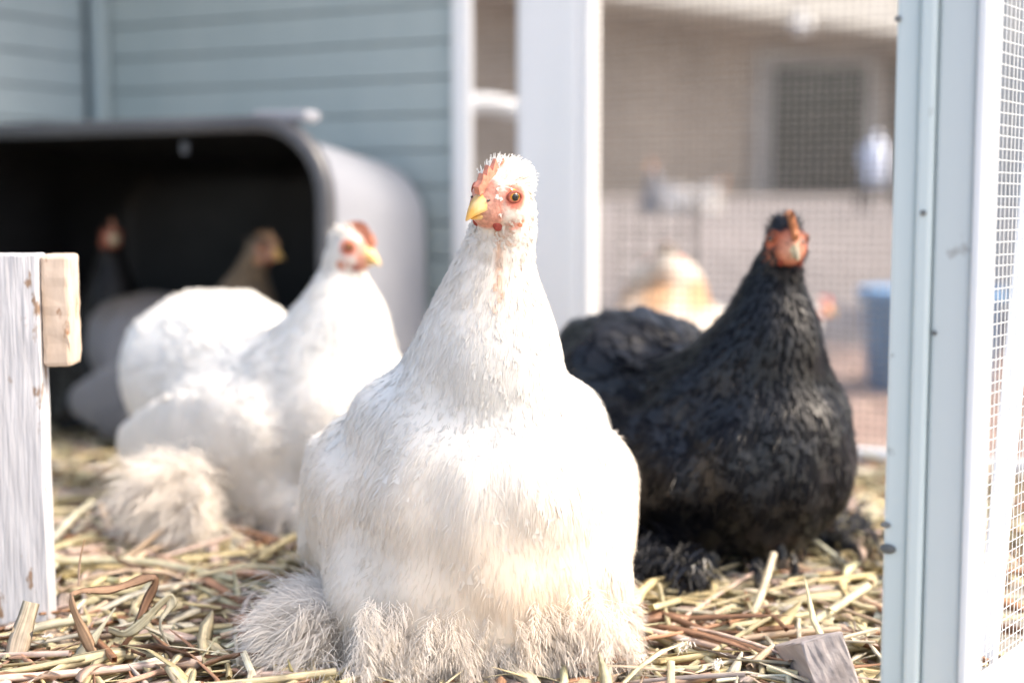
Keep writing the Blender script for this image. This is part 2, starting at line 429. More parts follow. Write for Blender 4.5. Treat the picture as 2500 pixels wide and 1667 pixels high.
side = cempty('side_mesh_panel', 0.686, -0.706)
tag(side, 'white wire mesh panel receding at the right edge beside the pale door post', 'wire mesh')
side.rotation_euler = (0, 0, R(90 - 38))
V, F = wire_grid(0.68, 0.95, 0.0061, 0.00026, 0.0012, 2)
tag(link_mesh('wire', mesh_np('wire', V, F), MATS['wire_white'], side), kind='stuff')
box('end_rail', (0.66, -0.02, -0.02), (0.70, 0.016, 0.95), MATS['white_paint'], side, 0.003)
box('bottom_rail', (0.0, -0.004, -0.02), (0.658, 0.012, 0.018), MATS['white_paint'], side, 0.003)
# slanting white stay lying against the outside of the side mesh
stay = cempty('leaning_batten', 0.0, 0.0)
tag(stay, 'slanting white batten leaning against the wire mesh at the right edge', 'batten')
mw = M_COOP.inverted()
p0 = mw @ Vector((0.2725, 0.80, -0.015)); p1 = mw @ Vector((0.318, 0.885, 0.235))
dv = (p1 - p0).normalized()
q = dv.to_track_quat('Z', 'X').to_matrix().to_4x4(); q.translation = p0
box('batten', (-0.004, -0.006, -0.02), (0.004, 0.006, 0.62), MATS['white_paint'], stay, 0.0015, mtx=q)

# near right door post: face strips, stop bead, outer face
dp = cempty('door_post', 0.670, -0.741)
tag(dp, 'pale grey-blue door post with a stop bead and dark nail marks, filling the right side', 'post')
box('face_board', (0.0010, -0.006, -0.03), (0.0188, 0.020, 1.0), MATS['post_grey'], dp, 0.002)
box('outer_board', (0.0193, -0.0105, -0.03), (0.026, 0.020, 1.0), MATS['white_paint'], dp, 0.003)
box('stop_bead', (-0.0070, -0.0105, -0.03), (0.0006, 0.016, 1.0), MATS['post_teal'], dp, 0.002)
box('stop_strip', (-0.0190, -0.0065, -0.03), (-0.0074, 0.014, 1.0), MATS['post_teal'], dp, 0.002)
for x, yv, z, r in ((-0.0182, -0.0072, 0.365, .0016), (-0.003, -0.0112, 0.272, .0015), (0.003, -0.0068, 0.214, .0013), (-0.0165, -0.0072, 0.105, .0026), (-0.0178, -0.0072, 0.117, .0016)):
    bm = bmesh.new(); bmesh.ops.create_uvsphere(bm, u_segments=10, v_segments=6, radius=r)
    for v in bm.verts: v.co = Vector((v.co.x * (1.1 if z > .15 else 1.7), v.co.y * 0.35, v.co.z)) + Vector((x, yv, z))
    bm_mesh('nail', bm, MATS['nail'], dp, True)

# ------------------------------------------------------------------ black tote lying on its side in the corner
def rounded_rect(x0, x1, z0, z1, r, seg=7):
    pts = []
    for cx, cz, a0 in ((x1 - r, z0 + r, -90), (x1 - r, z1 - r, 0), (x0 + r, z1 - r, 90), (x0 + r, z0 + r, 180)):
        for k in range(seg + 1):
            a = R(a0 + 90 * k / seg); pts.append((cx + r * math.cos(a), cz + r * math.sin(a)))
    return pts
def loft(rings, close_end=False):
    V = [p for ring in rings for p in ring]; n = len(rings[0]); F = []
    for i in range(len(rings) - 1):
        for k in range(n):
            k2 = (k + 1) % n
            F.append([i * n + k, i * n + k2, (i + 1) * n + k2, (i + 1) * n + k])
    if close_end: F.append([(len(rings) - 1) * n + k for k in range(n)])
    return V, F
def loft_obj(name, rings, mat, parent, close_end=False, smooth=True):
    V, F = loft(rings, close_end)
    me = bpy.data.meshes.new(name); me.from_pydata(V, [], F); me.update()
    if smooth: me.polygons.foreach_set('use_smooth', np.ones(len(me.polygons), dtype=bool))
    return link_mesh(name, me, mat, parent)
tote = cempty('storage_tote', 0, 0)
tag(tote, 'large plastic tote lying on its side as a shelter, black inside, grey outside', 'tote')
FX0, FX1, FY = -0.528, -0.012, -0.275
BX0, BX1, BY = -0.50, -0.040, -0.012
HT = 0.352
def ring(y, ins, t):
    x0 = FX0 + (BX0 - FX0) * t + ins; x1 = FX1 + (BX1 - FX1) * t - ins
    z0 = 0.004 + 0.02 * t + ins; z1 = HT - 0.03 * t - ins
    return [(x, y, z) for x, z in rounded_rect(x0, x1, z0, z1, max(0.075 - ins, 0.02))]
Yt = lambda t: FY + (BY - FY) * t
loft_obj('shell', [ring(Yt(t), 0.0, t) for t in (0.02, 0.2, 0.4, 0.6, 0.8, 0.92, 0.95)] + [ring(Yt(0.985), 0.006, 0.97), ring(Yt(1.0), 0.022, 1.0)], MATS['tote_grey'], tote, True)
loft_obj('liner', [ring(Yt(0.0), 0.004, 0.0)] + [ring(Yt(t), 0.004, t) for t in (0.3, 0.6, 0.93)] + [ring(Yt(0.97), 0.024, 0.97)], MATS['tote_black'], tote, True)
rim = [ring(Yt(-0.004), 0.005, 0), ring(Yt(-0.014), 0.002, 0), ring(Yt(-0.02), -0.004, 0), ring(Yt(-0.012), -0.010, 0), ring(Yt(0.01), -0.012, 0), ring(Yt(0.04), -0.012, 0), ring(Yt(0.05), -0.008, 0), ring(Yt(0.055), -0.004, 0), ring(Yt(0.09), -0.004, 0.05), ring(Yt(0.10), 0.001, 0.06)]
loft_obj('rim', rim, MATS['tote_rim'], tote)
bm = bmesh.new(); add_box(bm, (-0.10, FY + 0.004, HT + 0.004), (-0.03, FY + 0.03, HT + 0.016), 0.004)
bm_mesh('latch', bm, MATS['tote_grey'], tote)
bm = bmesh.new(); add_box(bm, (-0.030, FY + 0.035, 0.215), (-0.0165, FY + 0.10, 0.225), 0.002)
bm_mesh('clip', bm, MATS['white_plastic'], tote)
bm = bmesh.new(); add_box(bm, (-0.196, FY + 0.010, HT - 0.026), (-0.186, FY + 0.013, HT - 0.012), 0.001)
bm_mesh('label_patch', bm, MATS['tote_rim'], tote)

# ------------------------------------------------------------------ wooden stand at the left
stand = empty('wooden_stand', (-0.3035, 0.885, 0), R(3))
tag(stand, 'weathered white wooden leg with a bare-ended rail at the left edge', 'stand')
def rough_board(name, lo, hi, mat, parent, bev, seed, mtx=None):
    bm = bmesh.new(); add_box(bm, lo, hi, bev)
    bmesh.ops.subdivide_edges(bm, edges=[e for e in bm.edges if e.calc_length() > 0.02], cuts=10, use_grid_fill=True)
    rg = random.Random(seed)
    for v in bm.verts:
        v.co += Vector((rg.gauss(0, .00025), rg.gauss(0, .00025), rg.gauss(0, .00015)))
        if mtx is not None: v.co = mtx @ v.co
    return bm_mesh(name, bm, mat, parent)
shear = Matrix.Identity(4)
rough_board('leg', (-0.09, -0.020, -0.03), (0.0135, 0.0, 0.2455), MATS['old_white_wood'], stand, 0.0012, 1)
rough_board('cleat', (-0.09, 0.0008, 0.180), (0.0140, 0.018, 0.2440), MATS['old_white_wood'], stand, 0.0012, 5)
rough_board('rail', (0.0142, -0.0165, 0.176), (0.0315, 0.0100, 0.2450), MATS['bare_wood'], stand, 0.0025, 2)

# ------------------------------------------------------------------ yard beyond the mesh
shed = empty('brick_shed', (3.2, 12.0, yard_h(12.0)), R(4))
tag(shed, 'blurred brown brick outbuilding with a dark window and pale eave in the background', 'building')
box('wall', (-9, 0.0, -0.2), (9, 0.25, 2.05), MATS['shed_brick'], shed)
win = box('window', (-1.20, -0.05, 0.0), (-0.14, -0.005, 1.20), MATS['frame_grey'], shed, 0.01)
box('pane', (-1.06, -0.075, 0.03), (-0.28, -0.055, 1.06), MATS['glass_dark'], win)
box('door', (-0.02, -0.05, 0.0), (1.05, -0.005, 1.10), MATS['glass_dark'], shed, 0.01)
bm = bmesh.new(); add_box(bm, (-8, -0.75, 0), (8, 0.4, 0.7), 0.01)
sl = Matrix.Translation((-1.1, 0, 1.36)) @ Matrix.Rotation(R(6.5), 4, 'Y')
for v in bm.verts: v.co = sl @ v.co
bm_mesh('eave', bm, MATS['cream_paint'], shed)
lamp = empty('wall_lamp', (2.12, 10.6, 1.56), 0)
tag(lamp, 'small round white lamp under the eave of the brick outbuilding', 'lamp')
bm = bmesh.new(); bmesh.ops.create_uvsphere(bm, u_segments=20, v_segments=12, radius=0.07)
bm_mesh('globe', bm, MATS['white_plastic'], lamp, True)
tube('bracket', [(0, 0.0, 0.08), (0, 0.02, 0.14), (0, 0.2, 0.16), (0, 0.42, 0.16)], 0.015, MATS['frame_grey'], lamp)

def lathe(name, prof, mat, parent, seg=32):
    V = []; F = []
    for r, z in prof:
        for k in range(seg):
            a = 2 * math.pi * k / seg; V.append((r * math.cos(a), r * math.sin(a), z))
    for i in range(len(prof) - 1):
        for k in range(seg):
            k2 = (k + 1) % seg; F.append([i * seg + k, i * seg + k2, (i + 1) * seg + k2, (i + 1) * seg + k])
    F.append(list(range(seg))[::-1]); 
    me = bpy.data.meshes.new(name); me.from_pydata(V, [], F); me.update()
    me.polygons.foreach_set('use_smooth', np.ones(len(me.polygons), dtype=bool))
    return link_mesh(name, me, mat, parent)
bk = empty('bucket', (0.655, 2.22, -0.045))
tag(bk, 'blue plastic bucket beyond the mesh, half hidden by the pale door post', 'bucket')
lathe('pail', [(0.085, 0.0), (0.09, 0.005), (0.108, 0.17), (0.114, 0.172), (0.114, 0.186), (0.106, 0.186), (0.088, 0.01), (0.0, 0.008)], MATS['blue_plastic'], bk)
tube('handle', [(0.112 * math.cos(a), -0.03 * math.sin(a), 0.178 - 0.06 * math.sin(a)) for a in np.linspace(0, math.pi, 14)], 0.003, MATS['wire_white'], bk)
jug = empty('water_jug', (1.372, 5.4, yard_h(5.4) - 0.06)); jug.scale = (.62, .62, .72)
tag(jug, 'pale blue plastic jug standing on a dark stool beyond the mesh', 'jug')
lathe('bottle', [(0.07, 0.215), (0.075, 0.22), (0.075, 0.38), (0.06, 0.42), (0.025, 0.45), (0.025, 0.48), (0.0, 0.482)], MATS['pale_blue'], jug)
tube('grip', [(-0.05, 0, 0.42), (-0.085, 0, 0.40), (-0.09, 0, 0.34), (-0.072, 0, 0.31)], 0.01, MATS['pale_blue'], jug)
stool = empty('stool', (1.392, 5.4, yard_h(5.4) - 0.06)); stool.scale = (.7, .7, .72)
tag(stool, 'dark stool under the pale blue jug in the yard', 'stool')
box('seat', (-0.11, -0.11, 0.185), (0.11, 0.11, 0.212), MATS['black_rubber'], stool, 0.004)
for sx in (-1, 1):
    for sy in (-1, 1): box('leg', (sx * .09 - .012, sy * .09 - .012, -0.01), (sx * .09 + .012, sy * .09 + .012, 0.184), MATS['black_rubber'], stool, 0.002)

hose = empty('hose_loop', (-0.03, 2.35, 0))
tag(hose, 'thick white bent pipe arching behind the gap beside the white post', 'pipe')
pp = [(-0.16, 0, -0.03), (-0.16, 0, 0.30)] + [(-0.02 - 0.14 * math.cos(a), 0, 0.32 + 0.115 * math.sin(a)) for a in np.linspace(0.1, math.pi - 0.1, 16)] + [(0.12, 0, 0.30), (0.12, 0, -0.03)]
tube('pipe', pp, 0.016, MATS['white_plastic'], hose, 14)

fence = empty('board_fence', (1.55, 3.0, -0.03), R(-32))
tag(fence, 'pale grey board fence in the yard, seen through the mesh at the right edge', 'fence')
for i in range(14):
    box('board', (-0.62 + i * 0.13, 0, 0), (-0.62 + i * 0.13 + 0.122, 0.02, 1.55), MATS['fence_grey'], fence, 0.003)
for z in (0.3, 1.2):
    box('rail', (-0.62, 0.021, z), (1.18, 0.05, z + 0.07), MATS['fence_grey'], fence, 0.003)
pen = empty('pen_panel', (0.17, 2.25, -0.03), R(-8))
tag(pen, 'dark wide-spaced wire pen panel beyond the mesh, right of the white post', 'wire panel')
V, F = wire_grid(0.115, 0.31, 0.032, 0.0016, 0.0, 4)
tag(link_mesh('wire', mesh_np('wire', V, F), MATS['wire_dark'], pen), kind='stuff')
box('edge_bar', (0.115, -0.004, 0), (0.123, 0.004, 0.315), MATS['wire_dark'], pen, 0.001)
# ------------------------------------------------------------------ hens
bm = bmesh.new(); bmesh.ops.create_icosphere(bm, subdivisions=3, radius=1.0)
ICO_V = np.array([v.co[:] for v in bm.verts]); ICO_F = np.array([[v.index for v in f.verts] for f in bm.faces]); bm.free()

def union_mesh(prims, voxel, smooth_it):
    """prims: (centre, radii, 3x3 or None). One continuous surface by voxel remesh and smoothing."""
    Vs = []; Fs = []; n = 0
    for c, r, rot in prims:
        v = ICO_V * np.asarray(r)
        if rot is not None: v = v @ np.asarray(rot).T
        Vs.append(v + np.asarray(c)); Fs.append(ICO_F + n); n += len(v)
    me = mesh_np('tmp', np.vstack(Vs), np.vstack(Fs))
    o = bpy.data.objects.new('tmp', me); C.objects.link(o)
    m = o.modifiers.new('r', 'REMESH'); m.mode = 'VOXEL'; m.voxel_size = voxel
    s = o.modifiers.new('s', 'SMOOTH'); s.factor = 0.5; s.iterations = smooth_it
    dg = bpy.context.evaluated_depsgraph_get()
    out = bpy.data.meshes.new_from_object(o.evaluated_get(dg))
    bpy.data.objects.remove(o); bpy.data.meshes.remove(me)
    return out

def chain(pts, rads, step=0.006):
    out = []
    P = np.asarray(pts, float); Rr = np.asarray(rads, float)
    if Rr.ndim == 1: Rr = np.stack([Rr] * 3, 1)
    for i in range(len(P) - 1):
        k = max(2, int(np.linalg.norm(P[i + 1] - P[i]) / step))
        for t in np.linspace(0, 1, k, endpoint=(i == len(P) - 2)):
            out.append((P[i] * (1 - t) + P[i + 1] * t, Rr[i] * (1 - t) + Rr[i + 1] * t, None))
    return out

def unit(a): return a / np.maximum(np.linalg.norm(a, axis=-1, keepdims=True), 1e-9)

def surf_samples(me, n, rs, weight=None):
    nv = len(me.vertices); V = np.empty(nv * 3, np.float32); me.vertices.foreach_get('co', V); V = V.reshape(-1, 3).astype(float)
    Nn = np.empty(nv * 3, np.float32); me.vertices.foreach_get('normal', Nn); Nn = Nn.reshape(-1, 3).astype(float)
    me.calc_loop_triangles(); nt_ = len(me.loop_triangles); Tq = np.empty(nt_ * 3, np.int32); me.loop_triangles.foreach_get('vertices', Tq); Tq = Tq.reshape(-1, 3)
    a, b, c = V[Tq[:, 0]], V[Tq[:, 1]], V[Tq[:, 2]]
    ar = np.linalg.norm(np.cross(b - a, c - a), axis=1)
    if weight is not None: ar = ar * weight((a + b + c) / 3)
    f = rs.choice(nt_, n, p=ar / ar.sum())
    u, v = rs.rand(n), rs.rand(n); m = u + v > 1; u[m] = 1 - u[m]; v[m] = 1 - v[m]
    w0 = 1 - u - v
    P = a[f] * w0[:, None] + b[f] * u[:, None] + c[f] * v[:, None]
    Q = unit(Nn[Tq[f, 0]] * w0[:, None] + Nn[Tq[f, 1]] * u[:, None] + Nn[Tq[f, 2]] * v[:, None])
    return P, Q

class Acc:
    def __init__(s): s.V = []; s.F = []; s.C = []; s.N = []; s.n = 0
    def add(s, V, F, Cc, N):
        s.V.append(V); s.F.append(F + s.n); s.C.append(Cc); s.N.append(N); s.n += len(V)
    def build(s, name, mat, parent):
        me = mesh_np(name, np.vstack(s.V), np.vstack(s.F), np.vstack(s.C), np.vstack(s.N))
        return tag(link_mesh(name, me, mat, parent), kind='stuff')

PROF = np.array([0.30, 0.78, 1.0, 0.93, 0.45])
PROF_PT = np.array([0.45, 0.95, 0.85, 0.55, 0.10])
def feathers(acc, bvh, P, N, D, L, W, lift, col, rs, nb=12, pointed=None, nmix=0.75):
    """contour feathers: curved vane hugging the body plus frayed barbs at its edge."""
    n = len(P)
    D = unit(D - N * np.sum(D * N, 1, keepdims=True))
    S = np.linspace(0, 1, 5)
    Cn = np.empty((n, 5, 3)); Nn = np.empty((n, 5, 3))
    for j, s in enumerate(S):
        Q = P + D * (L * s)[:, None]
        if j == 0: q, nn = P, N
        else:
            q = np.empty((n, 3)); nn = np.empty((n, 3))
            for i in range(n):
                h = bvh.find_nearest(Q[i])
                q[i] = h[0]; nn[i] = h[1]
        nn = unit(0.5 * nn + 0.5 * N)
        Cn[:, j] = q + nn * (-0.0016 + 0.0016 * s + lift * (0.35 * s + 0.65 * s * s))[:, None]
        Nn[:, j] = nn
    Tn = unit(np.gradient(Cn, axis=1))
    Qd = unit(np.cross(Nn, Tn))
    prof = np.repeat(PROF[None], n, 0)
    if pointed is not None: prof = np.where(pointed[:, None], PROF_PT[None], prof)
    hw = prof * (W / 2)[:, None]
    Lf = Cn - Qd * hw[..., None] - Nn * (hw * 0.22)[..., None]
    Rt = Cn + Qd * hw[..., None] - Nn * (hw * 0.22)[..., None]
    V = np.stack([Lf, Cn, Rt], 2).reshape(-1, 3)
    base = (np.arange(n) * 15)[:, None]
    q = []
    for j in range(4):
        a = j * 3
        for c in (0, 1):
            q += [[a + c, a + c + 4, a + c + 1], [a + c, a + c + 3, a + c + 4]]
    F = (base[:, :, None] + np.array(q)[None]).reshape(-1, 3)
    face_n = np.cross(Tn, Qd); face_n *= np.sign(np.sum(face_n * Nn, -1, keepdims=True))
    sn_c = unit(nmix * Nn + (1 - nmix) * face_n)
    sn = np.stack([unit(sn_c - 0.25 * Qd), sn_c, unit(sn_c + 0.25 * Qd)], 2).reshape(-1, 3)
    shade = np.array([0.96, 1.0, 1.0, 1.0, 1.0])
    cc = np.repeat((col[:, None, :] * shade[None, :, None])[:, :, None, :], 3, 2).reshape(-1, 3)
    acc.add(V, F, cc, sn)
    if nb:
        s = rs.uniform(0.45, 1.0, (n, nb)); side = rs.choice([-1, 1], (n, nb))
        f = s * 4; j = np.minimum(f.astype(int), 3); t = f - j
        ii = np.arange(n)[:, None]
        c0 = Cn[ii, j] * (1 - t)[..., None] + Cn[ii, j + 1] * t[..., None]
        h0 = hw[ii, j] * (1 - t) + hw[ii, j + 1] * t
        qd = Qd[ii, j]; td = Tn[ii, j]; nd = Nn[ii, j]
        root = c0 + qd * (h0 * side * 0.75)[..., None] - nd * (h0 * .15)[..., None]
        ln = (W[:, None] * 0.30 + L[:, None] * 0.06) * rs.uniform(0.5, 1.2, (n, nb))
        dr = unit(td * rs.uniform(0.7, 1.1, (n, nb))[..., None] + qd * (side * rs.uniform(0.15, 0.7, (n, nb)))[..., None] + nd * rs.uniform(-0.15, 0.25, (n, nb))[..., None])
        wd = 0.0004 + 0.00025 * rs.rand(n, nb)
        sd_ = unit(np.cross(dr, nd))
        a = root - sd_ * wd[..., None]; b = root + sd_ * wd[..., None]; c = root + dr * ln[..., None]
        V = np.stack([a, b, c], 2).reshape(-1, 3)
        F = np.arange(len(V)).reshape(-1, 3)
        cc = np.repeat(np.repeat(col[:, None, :], nb, 1)[:, :, None, :], 3, 2).reshape(-1, 3)
        nn = np.repeat(nd[:, :, None, :], 3, 2).reshape(-1, 3)
        acc.add(V, F, cc, nn)

def silk(acc, P, N, D, L, W, col, rs, rc=0.085, nj=0.06):
    """fine single barbs lying along the plumage."""
    n = len(P); D = unit(D - N * np.sum(D * N, 1, keepdims=True)); s = unit(np.cross(D, N))
    up_ = rs.uniform(0.0001, 0.0009, n)[:, None]
    m = P + D * (L * 0.5)[:, None] + N * (up_ - (L ** 2 * 0.25 / (2 * rc))[:, None])
    t = P + D * L[:, None] + N * (up_ * 1.2 - (L ** 2 / (2 * rc))[:, None])
    r = P - N * 0.0003; w_ = W[:, None]
    V = np.stack([r - s * w_, r + s * w_, m - s * w_ * .8, m + s * w_ * .8, t], 1).reshape(-1, 3)
    F = (np.arange(n) * 5)[:, None, None] + np.array([[0, 1, 3], [0, 3, 2], [2, 3, 4]])[None]
    acc.add(V, F.reshape(-1, 3), np.repeat(col, 5, 0), np.repeat(unit(N + nj * rs.normal(0, 1, (n, 3))), 5, 0))

def plumes(acc, P, D, N, L, col, rs, nb=40, spread=0.55, width=0.0005, droop=0.3, zmin=0.002):
    """downy plumes: a bending shaft with fine barbs to both sides."""
    n = len(P); D = unit(D)
    t = rs.uniform(0.05, 1.0, (n, nb)); t.sort(axis=1)
    dr = droop * L
    g = np.array([0, 0, -1.0])
    ctr = P[:, None] + D[:, None] * (L[:, None] * t)[..., None] + g * (dr[:, None] * t ** 2)[..., None]
    ctr = ctr + rs.normal(0, 1, ctr.shape) * (0.085 * L)[:, None, None]
    tan = unit(D[:, None] + g * (2 * droop * t)[..., None] + rs.normal(0, 0.16, ctr.shape))
    sd_ = unit(np.cross(tan, N[:, None] + 1e-4))
    az = rs.uniform(0, 2 * math.pi, (n, nb))
    up = unit(np.cross(sd_, tan))
    rad = sd_ * np.cos(az)[..., None] + up * (0.5 * np.sin(az))[..., None]
    sp = spread * (1.1 - 0.6 * t) * rs.uniform(0.6, 1.2, (n, nb))
    bd = unit(tan + rad * sp[..., None])
    bl = L[:, None] * rs.uniform(0.35, 0.65, (n, nb)) * (1.05 - 0.45 * t)
    mid = ctr + bd * (bl * 0.55)[..., None]
    tip = mid + unit(bd * 0.8 + tan * 0.3 + g * 0.12) * (bl * 0.5)[..., None]
    for arr in (mid, tip, ctr): arr[..., 2] = np.maximum(arr[..., 2], zmin)
    pr = unit(np.cross(bd, np.broadcast_to(N[:, None], bd.shape) + 0.2 * rad))
    wv = width * rs.uniform(0.7, 1.3, (n, nb))[..., None]
    V = np.stack([ctr - pr * wv, ctr + pr * wv, mid - pr * wv * 0.7, mid + pr * wv * 0.7, tip], 2).reshape(-1, 3)
    m = n * nb
    F = (np.arange(m) * 5)[:, None, None] + np.array([[0, 1, 3], [0, 3, 2], [2, 3, 4]])[None]
    cc = np.repeat(np.repeat(col[:, None], nb, 1)[:, :, None, :], 5, 2).reshape(-1, 3)
    nn = unit(np.broadcast_to(N[:, None], bd.shape) + 0.35 * rad)
    nn = np.repeat(nn[:, :, None, :], 5, 2).reshape(-1, 3)
    acc.add(V, F.reshape(-1, 3), cc, nn)

def ell_obj(name, c, r, rot, mat, parent, col=None, seg=2):
    bm = bmesh.new(); bmesh.ops.create_icosphere(bm, subdivisions=seg + 1, radius=1.0)
    V = np.array([v.co[:] for v in bm.verts]); Fq = np.array([[v.index for v in f.verts] for f in bm.faces]); bm.free()
    V = (V * np.asarray(r)) @ np.asarray(rot).T + np.asarray(c)
    cl = None if col is None else np.tile(col, (len(V), 1))
    return link_mesh(name, mesh_np(name, V, Fq, cl), mat, parent)

def build_hen(name, label, loc, heading, seed, scale=1.0, head=(0.0, -0.115, 0.281), yaw=0, pitch=0, roll=0,
              white=True, colfun=None, n_body=6000, n_neck=1800, n_head=900, n_plume=300, comb_k=1.0, nb=10, pl_nb=36,
              voxel=0.0035, skin_red=(0.62, 0.16, 0.11), face=1.0, group=None, beak='beak', iris='iris', fluffw=0.0005, wide=1.0, hens_cat='hen', foot_x=0.0, clump=0.0016, nmix=0.95, lift_k=1.0, trunk_smooth=70, n_silk=0, skirt=1.0, rump=1.0, beak_k=1.0, neck_k=1.0, foot_w=(1.0, 1.0), z_fluff=0.05, foot_y=-0.095, foot_z=1.0, b_len=1.0, tail=1.0, ft_frac=0.2, shoulder=0.0):
    rs = np.random.RandomState(seed)
    root = empty(name, loc, R(heading)); tag(root, label, hens_cat, group)
    k = scale
    Hc = np.array(head, float)
    # head axes (hen looks along -Y; yaw>0 turns to +X)
    Mh = (Matrix.Rotation(R(yaw), 3, 'Z') @ Matrix.Rotation(R(pitch), 3, 'X') @ Matrix.Rotation(R(roll), 3, 'Y'))
    sx = np.array(Mh @ Vector((1, 0, 0))); fw = np.array(Mh @ Vector((0, -1, 0))); up = np.array(Mh @ Vector((0, 0, 1)))
    HR = np.stack([sx, fw, up], 1)                    # columns: side, forward, up
    def hp(s, f, u): return Hc + (HR @ np.array([s, f, u])) * k
    W = wide
    pr = [((0, 0.00, 0.100 * k), (0.086 * k * W, 0.116 * k, 0.080 * k), None),
          ((0, -0.062 * k, 0.100 * k), (0.076 * k * W, 0.066 * k, 0.076 * k), None),
          ((0, (-0.02 + 0.030 * (1 - skirt)) * k, (0.062 + 0.022 * (1 - skirt)) * k), (0.097 * k * W * (0.88 + 0.12 * skirt), (0.095 + 0.013 * skirt) * k, (0.050 + 0.008 * skirt) * k), None),
          ((0, 0.085 * k, 0.130 * k * tail), (0.078 * k * W, 0.075 * k, 0.078 * k * tail), None),
          ((0, 0.13 * k, 0.140 * k * tail), (0.058 * k * W, 0.055 * k, 0.060 * k * tail), None)]
    if shoulder > 0: pr.append(((0, -0.028 * k, 0.138 * k), (0.081 * k * W * shoulder, 0.060 * k, 0.050 * k), None))
    if skirt > 0.45: pr.append(((-0.004 * k, -0.035 * k, 0.034 * k), (0.083 * k * W, 0.090 * k, 0.036 * k), None))
    if rump > 1.0: pr.append(((0, 0.125 * k, 0.128 * k), (0.080 * k * rump, 0.075 * k * rump, 0.078 * k * rump), None))
    for s in (-1, 1):
        pr.append(((s * 0.078 * k * W, 0.015 * k, 0.090 * k), (0.026 * k, 0.080 * k, 0.050 * k), None))
        pr.append(((s * 0.050 * k * W, (-0.055 + 0.055 * (1 - skirt)) * k, 0.045 * k), (0.046 * k * (0.75 + 0.25 * skirt), 0.048 * k, 0.042 * k), None))
    b0 = np.array([0, -0.045 * k, 0.145 * k])
    nk = [b0, b0 * 0.62 + Hc * 0.38 + [0, -0.006 * k, 0], b0 * 0.32 + Hc * 0.68 + [0, 0.002 * k, 0], Hc + HR @ np.array([0, -0.007, -0.010]) * k]
    pr += chain(nk, np.array([0.061, 0.0415 * neck_k, 0.0245 * neck_k, 0.0160 * neck_k]) * k, 0.008)
    pr.append((Hc, np.array([0.0155, 0.0195, 0.0165]) * k, HR))
    pr.append((hp(0, 0.009, -0.004), np.array([0.0118, 0.0135, 0.0125]) * k, HR))
    for s in (-1, 1): pr.append((hp(s * 0.009, 0.002, -0.006), np.array([0.0075, 0.011, 0.009]) * k, HR))
    me = union_mesh(pr, voxel, 7)
    nv = len(me.vertices); V = np.empty(nv * 3, np.float32); me.vertices.foreach_get('co', V); V = V.reshape(-1, 3).astype(float)
    # even out the joins of the trunk (not the head)
    E = np.empty(len(me.edges) * 2, np.int32); me.edges.foreach_get('vertices', E); E = E.reshape(-1, 2)
    deg = np.bincount(E.ravel(), minlength=nv)[:, None]
    fr = np.clip((np.linalg.norm(V - Hc, axis=1) / k - 0.035) / 0.05, 0, 1)[:, None] * 0.7
    for _ in range(int(trunk_smooth / (voxel / k) ** 2 * 0.0022 ** 2)):
        S = np.stack([np.bincount(E[:, 0], V[E[:, 1], c_], nv) + np.bincount(E[:, 1], V[E[:, 0], c_], nv) for c_ in range(3)], 1) / deg
        V = V + (S - V) * fr
    me.vertices.foreach_set('co', V.astype(np.float32).ravel()); me.update()
    # soft clumps of plumage: low, broad undulation of the body (not the head)
    Nv = np.empty(nv * 3, np.float32); me.vertices.foreach_get('normal', Nv); Nv = Nv.reshape(-1, 3)
    und = np.zeros(nv)
    for _ in range(14):
        kv = unit(rs.normal(0, 1, 3)) * rs.uniform(70, 200); kv[2] *= 0.6
        und += np.sin(V @ kv / k + rs.uniform(0, 6.3)) / 14 ** 0.5
    far = np.clip((np.linalg.norm(V - Hc, axis=1) / k - 0.05) / 0.06, 0, 1)
    V = V + Nv * (und * far * clump * k)[:, None]
    V[:, 2] = np.maximum(V[:, 2], 0.001)
    me.vertices.foreach_set('co', V.astype(np.float32).ravel()); me.update()

    def hcoord(Pt): return ((Pt - Hc) @ HR) / k
    def face_mask(Pt):
        h = hcoord(Pt)
        e = np.minimum(np.linalg.norm((h - [0.014, 0.0055, 0.0035]) / [1, 1.05, 1.0], axis=1), np.linalg.norm((h - [-0.014, 0.0055, 0.0035]) / [1, 1.05, 1.0], axis=1))
        m1 = np.clip((0.0095 - e) / 0.003, 0, 1)
        m2 = np.clip((h[:, 1] - 0.0105) / 0.003, 0, 1) * np.clip((h[:, 2] + 0.0165) / 0.002, 0, 1) * np.clip((0.013 - h[:, 2]) / 0.002, 0, 1)
        m3 = np.clip((0.0085 - np.linalg.norm((np.abs(h) * [1, 0, 0] + h * [0, 1, 1]) - [0.010, 0.002, -0.011], axis=1)) / 0.003, 0, 1) * 0.85
        near = np.linalg.norm(h, axis=1) < 0.034
        return np.clip(np.maximum(np.maximum(m1, m2), m3), 0, 1) * near * face
    if colfun is None: colfun = lambda Pt, rs_: np.tile([0.82, 0.80, 0.77], (len(Pt), 1))
    base = colfun(V / k, rs)
    fm = face_mask(V)[:, None]
    sk = np.array(skin_red)[None] * (0.85 + 0.3 * rs.rand(nv, 1))
    pale = np.clip((hcoord(V)[:, 1:2] - 0.012) / 0.008, 0, 1)
    sk = sk * (1 - 0.55 * pale) + np.array([0.72, 0.42, 0.30]) * 0.55 * pale
    hh = hcoord(V); ed = np.linalg.norm(np.abs(hh) * [1, 0, 0] + hh * [0, 1, 1] - [0.014, 0.0055, 0.0035], axis=1)[:, None]
    ringm = np.clip((0.0075 - ed) / 0.002, 0, 1)
    pinkc = sk * 0.6 + np.array([0.74, 0.45, 0.35]) * 0.4
    sk = pinkc * (1 - ringm) + sk * ringm if white else sk
    col = base * (1 - fm) + sk * fm
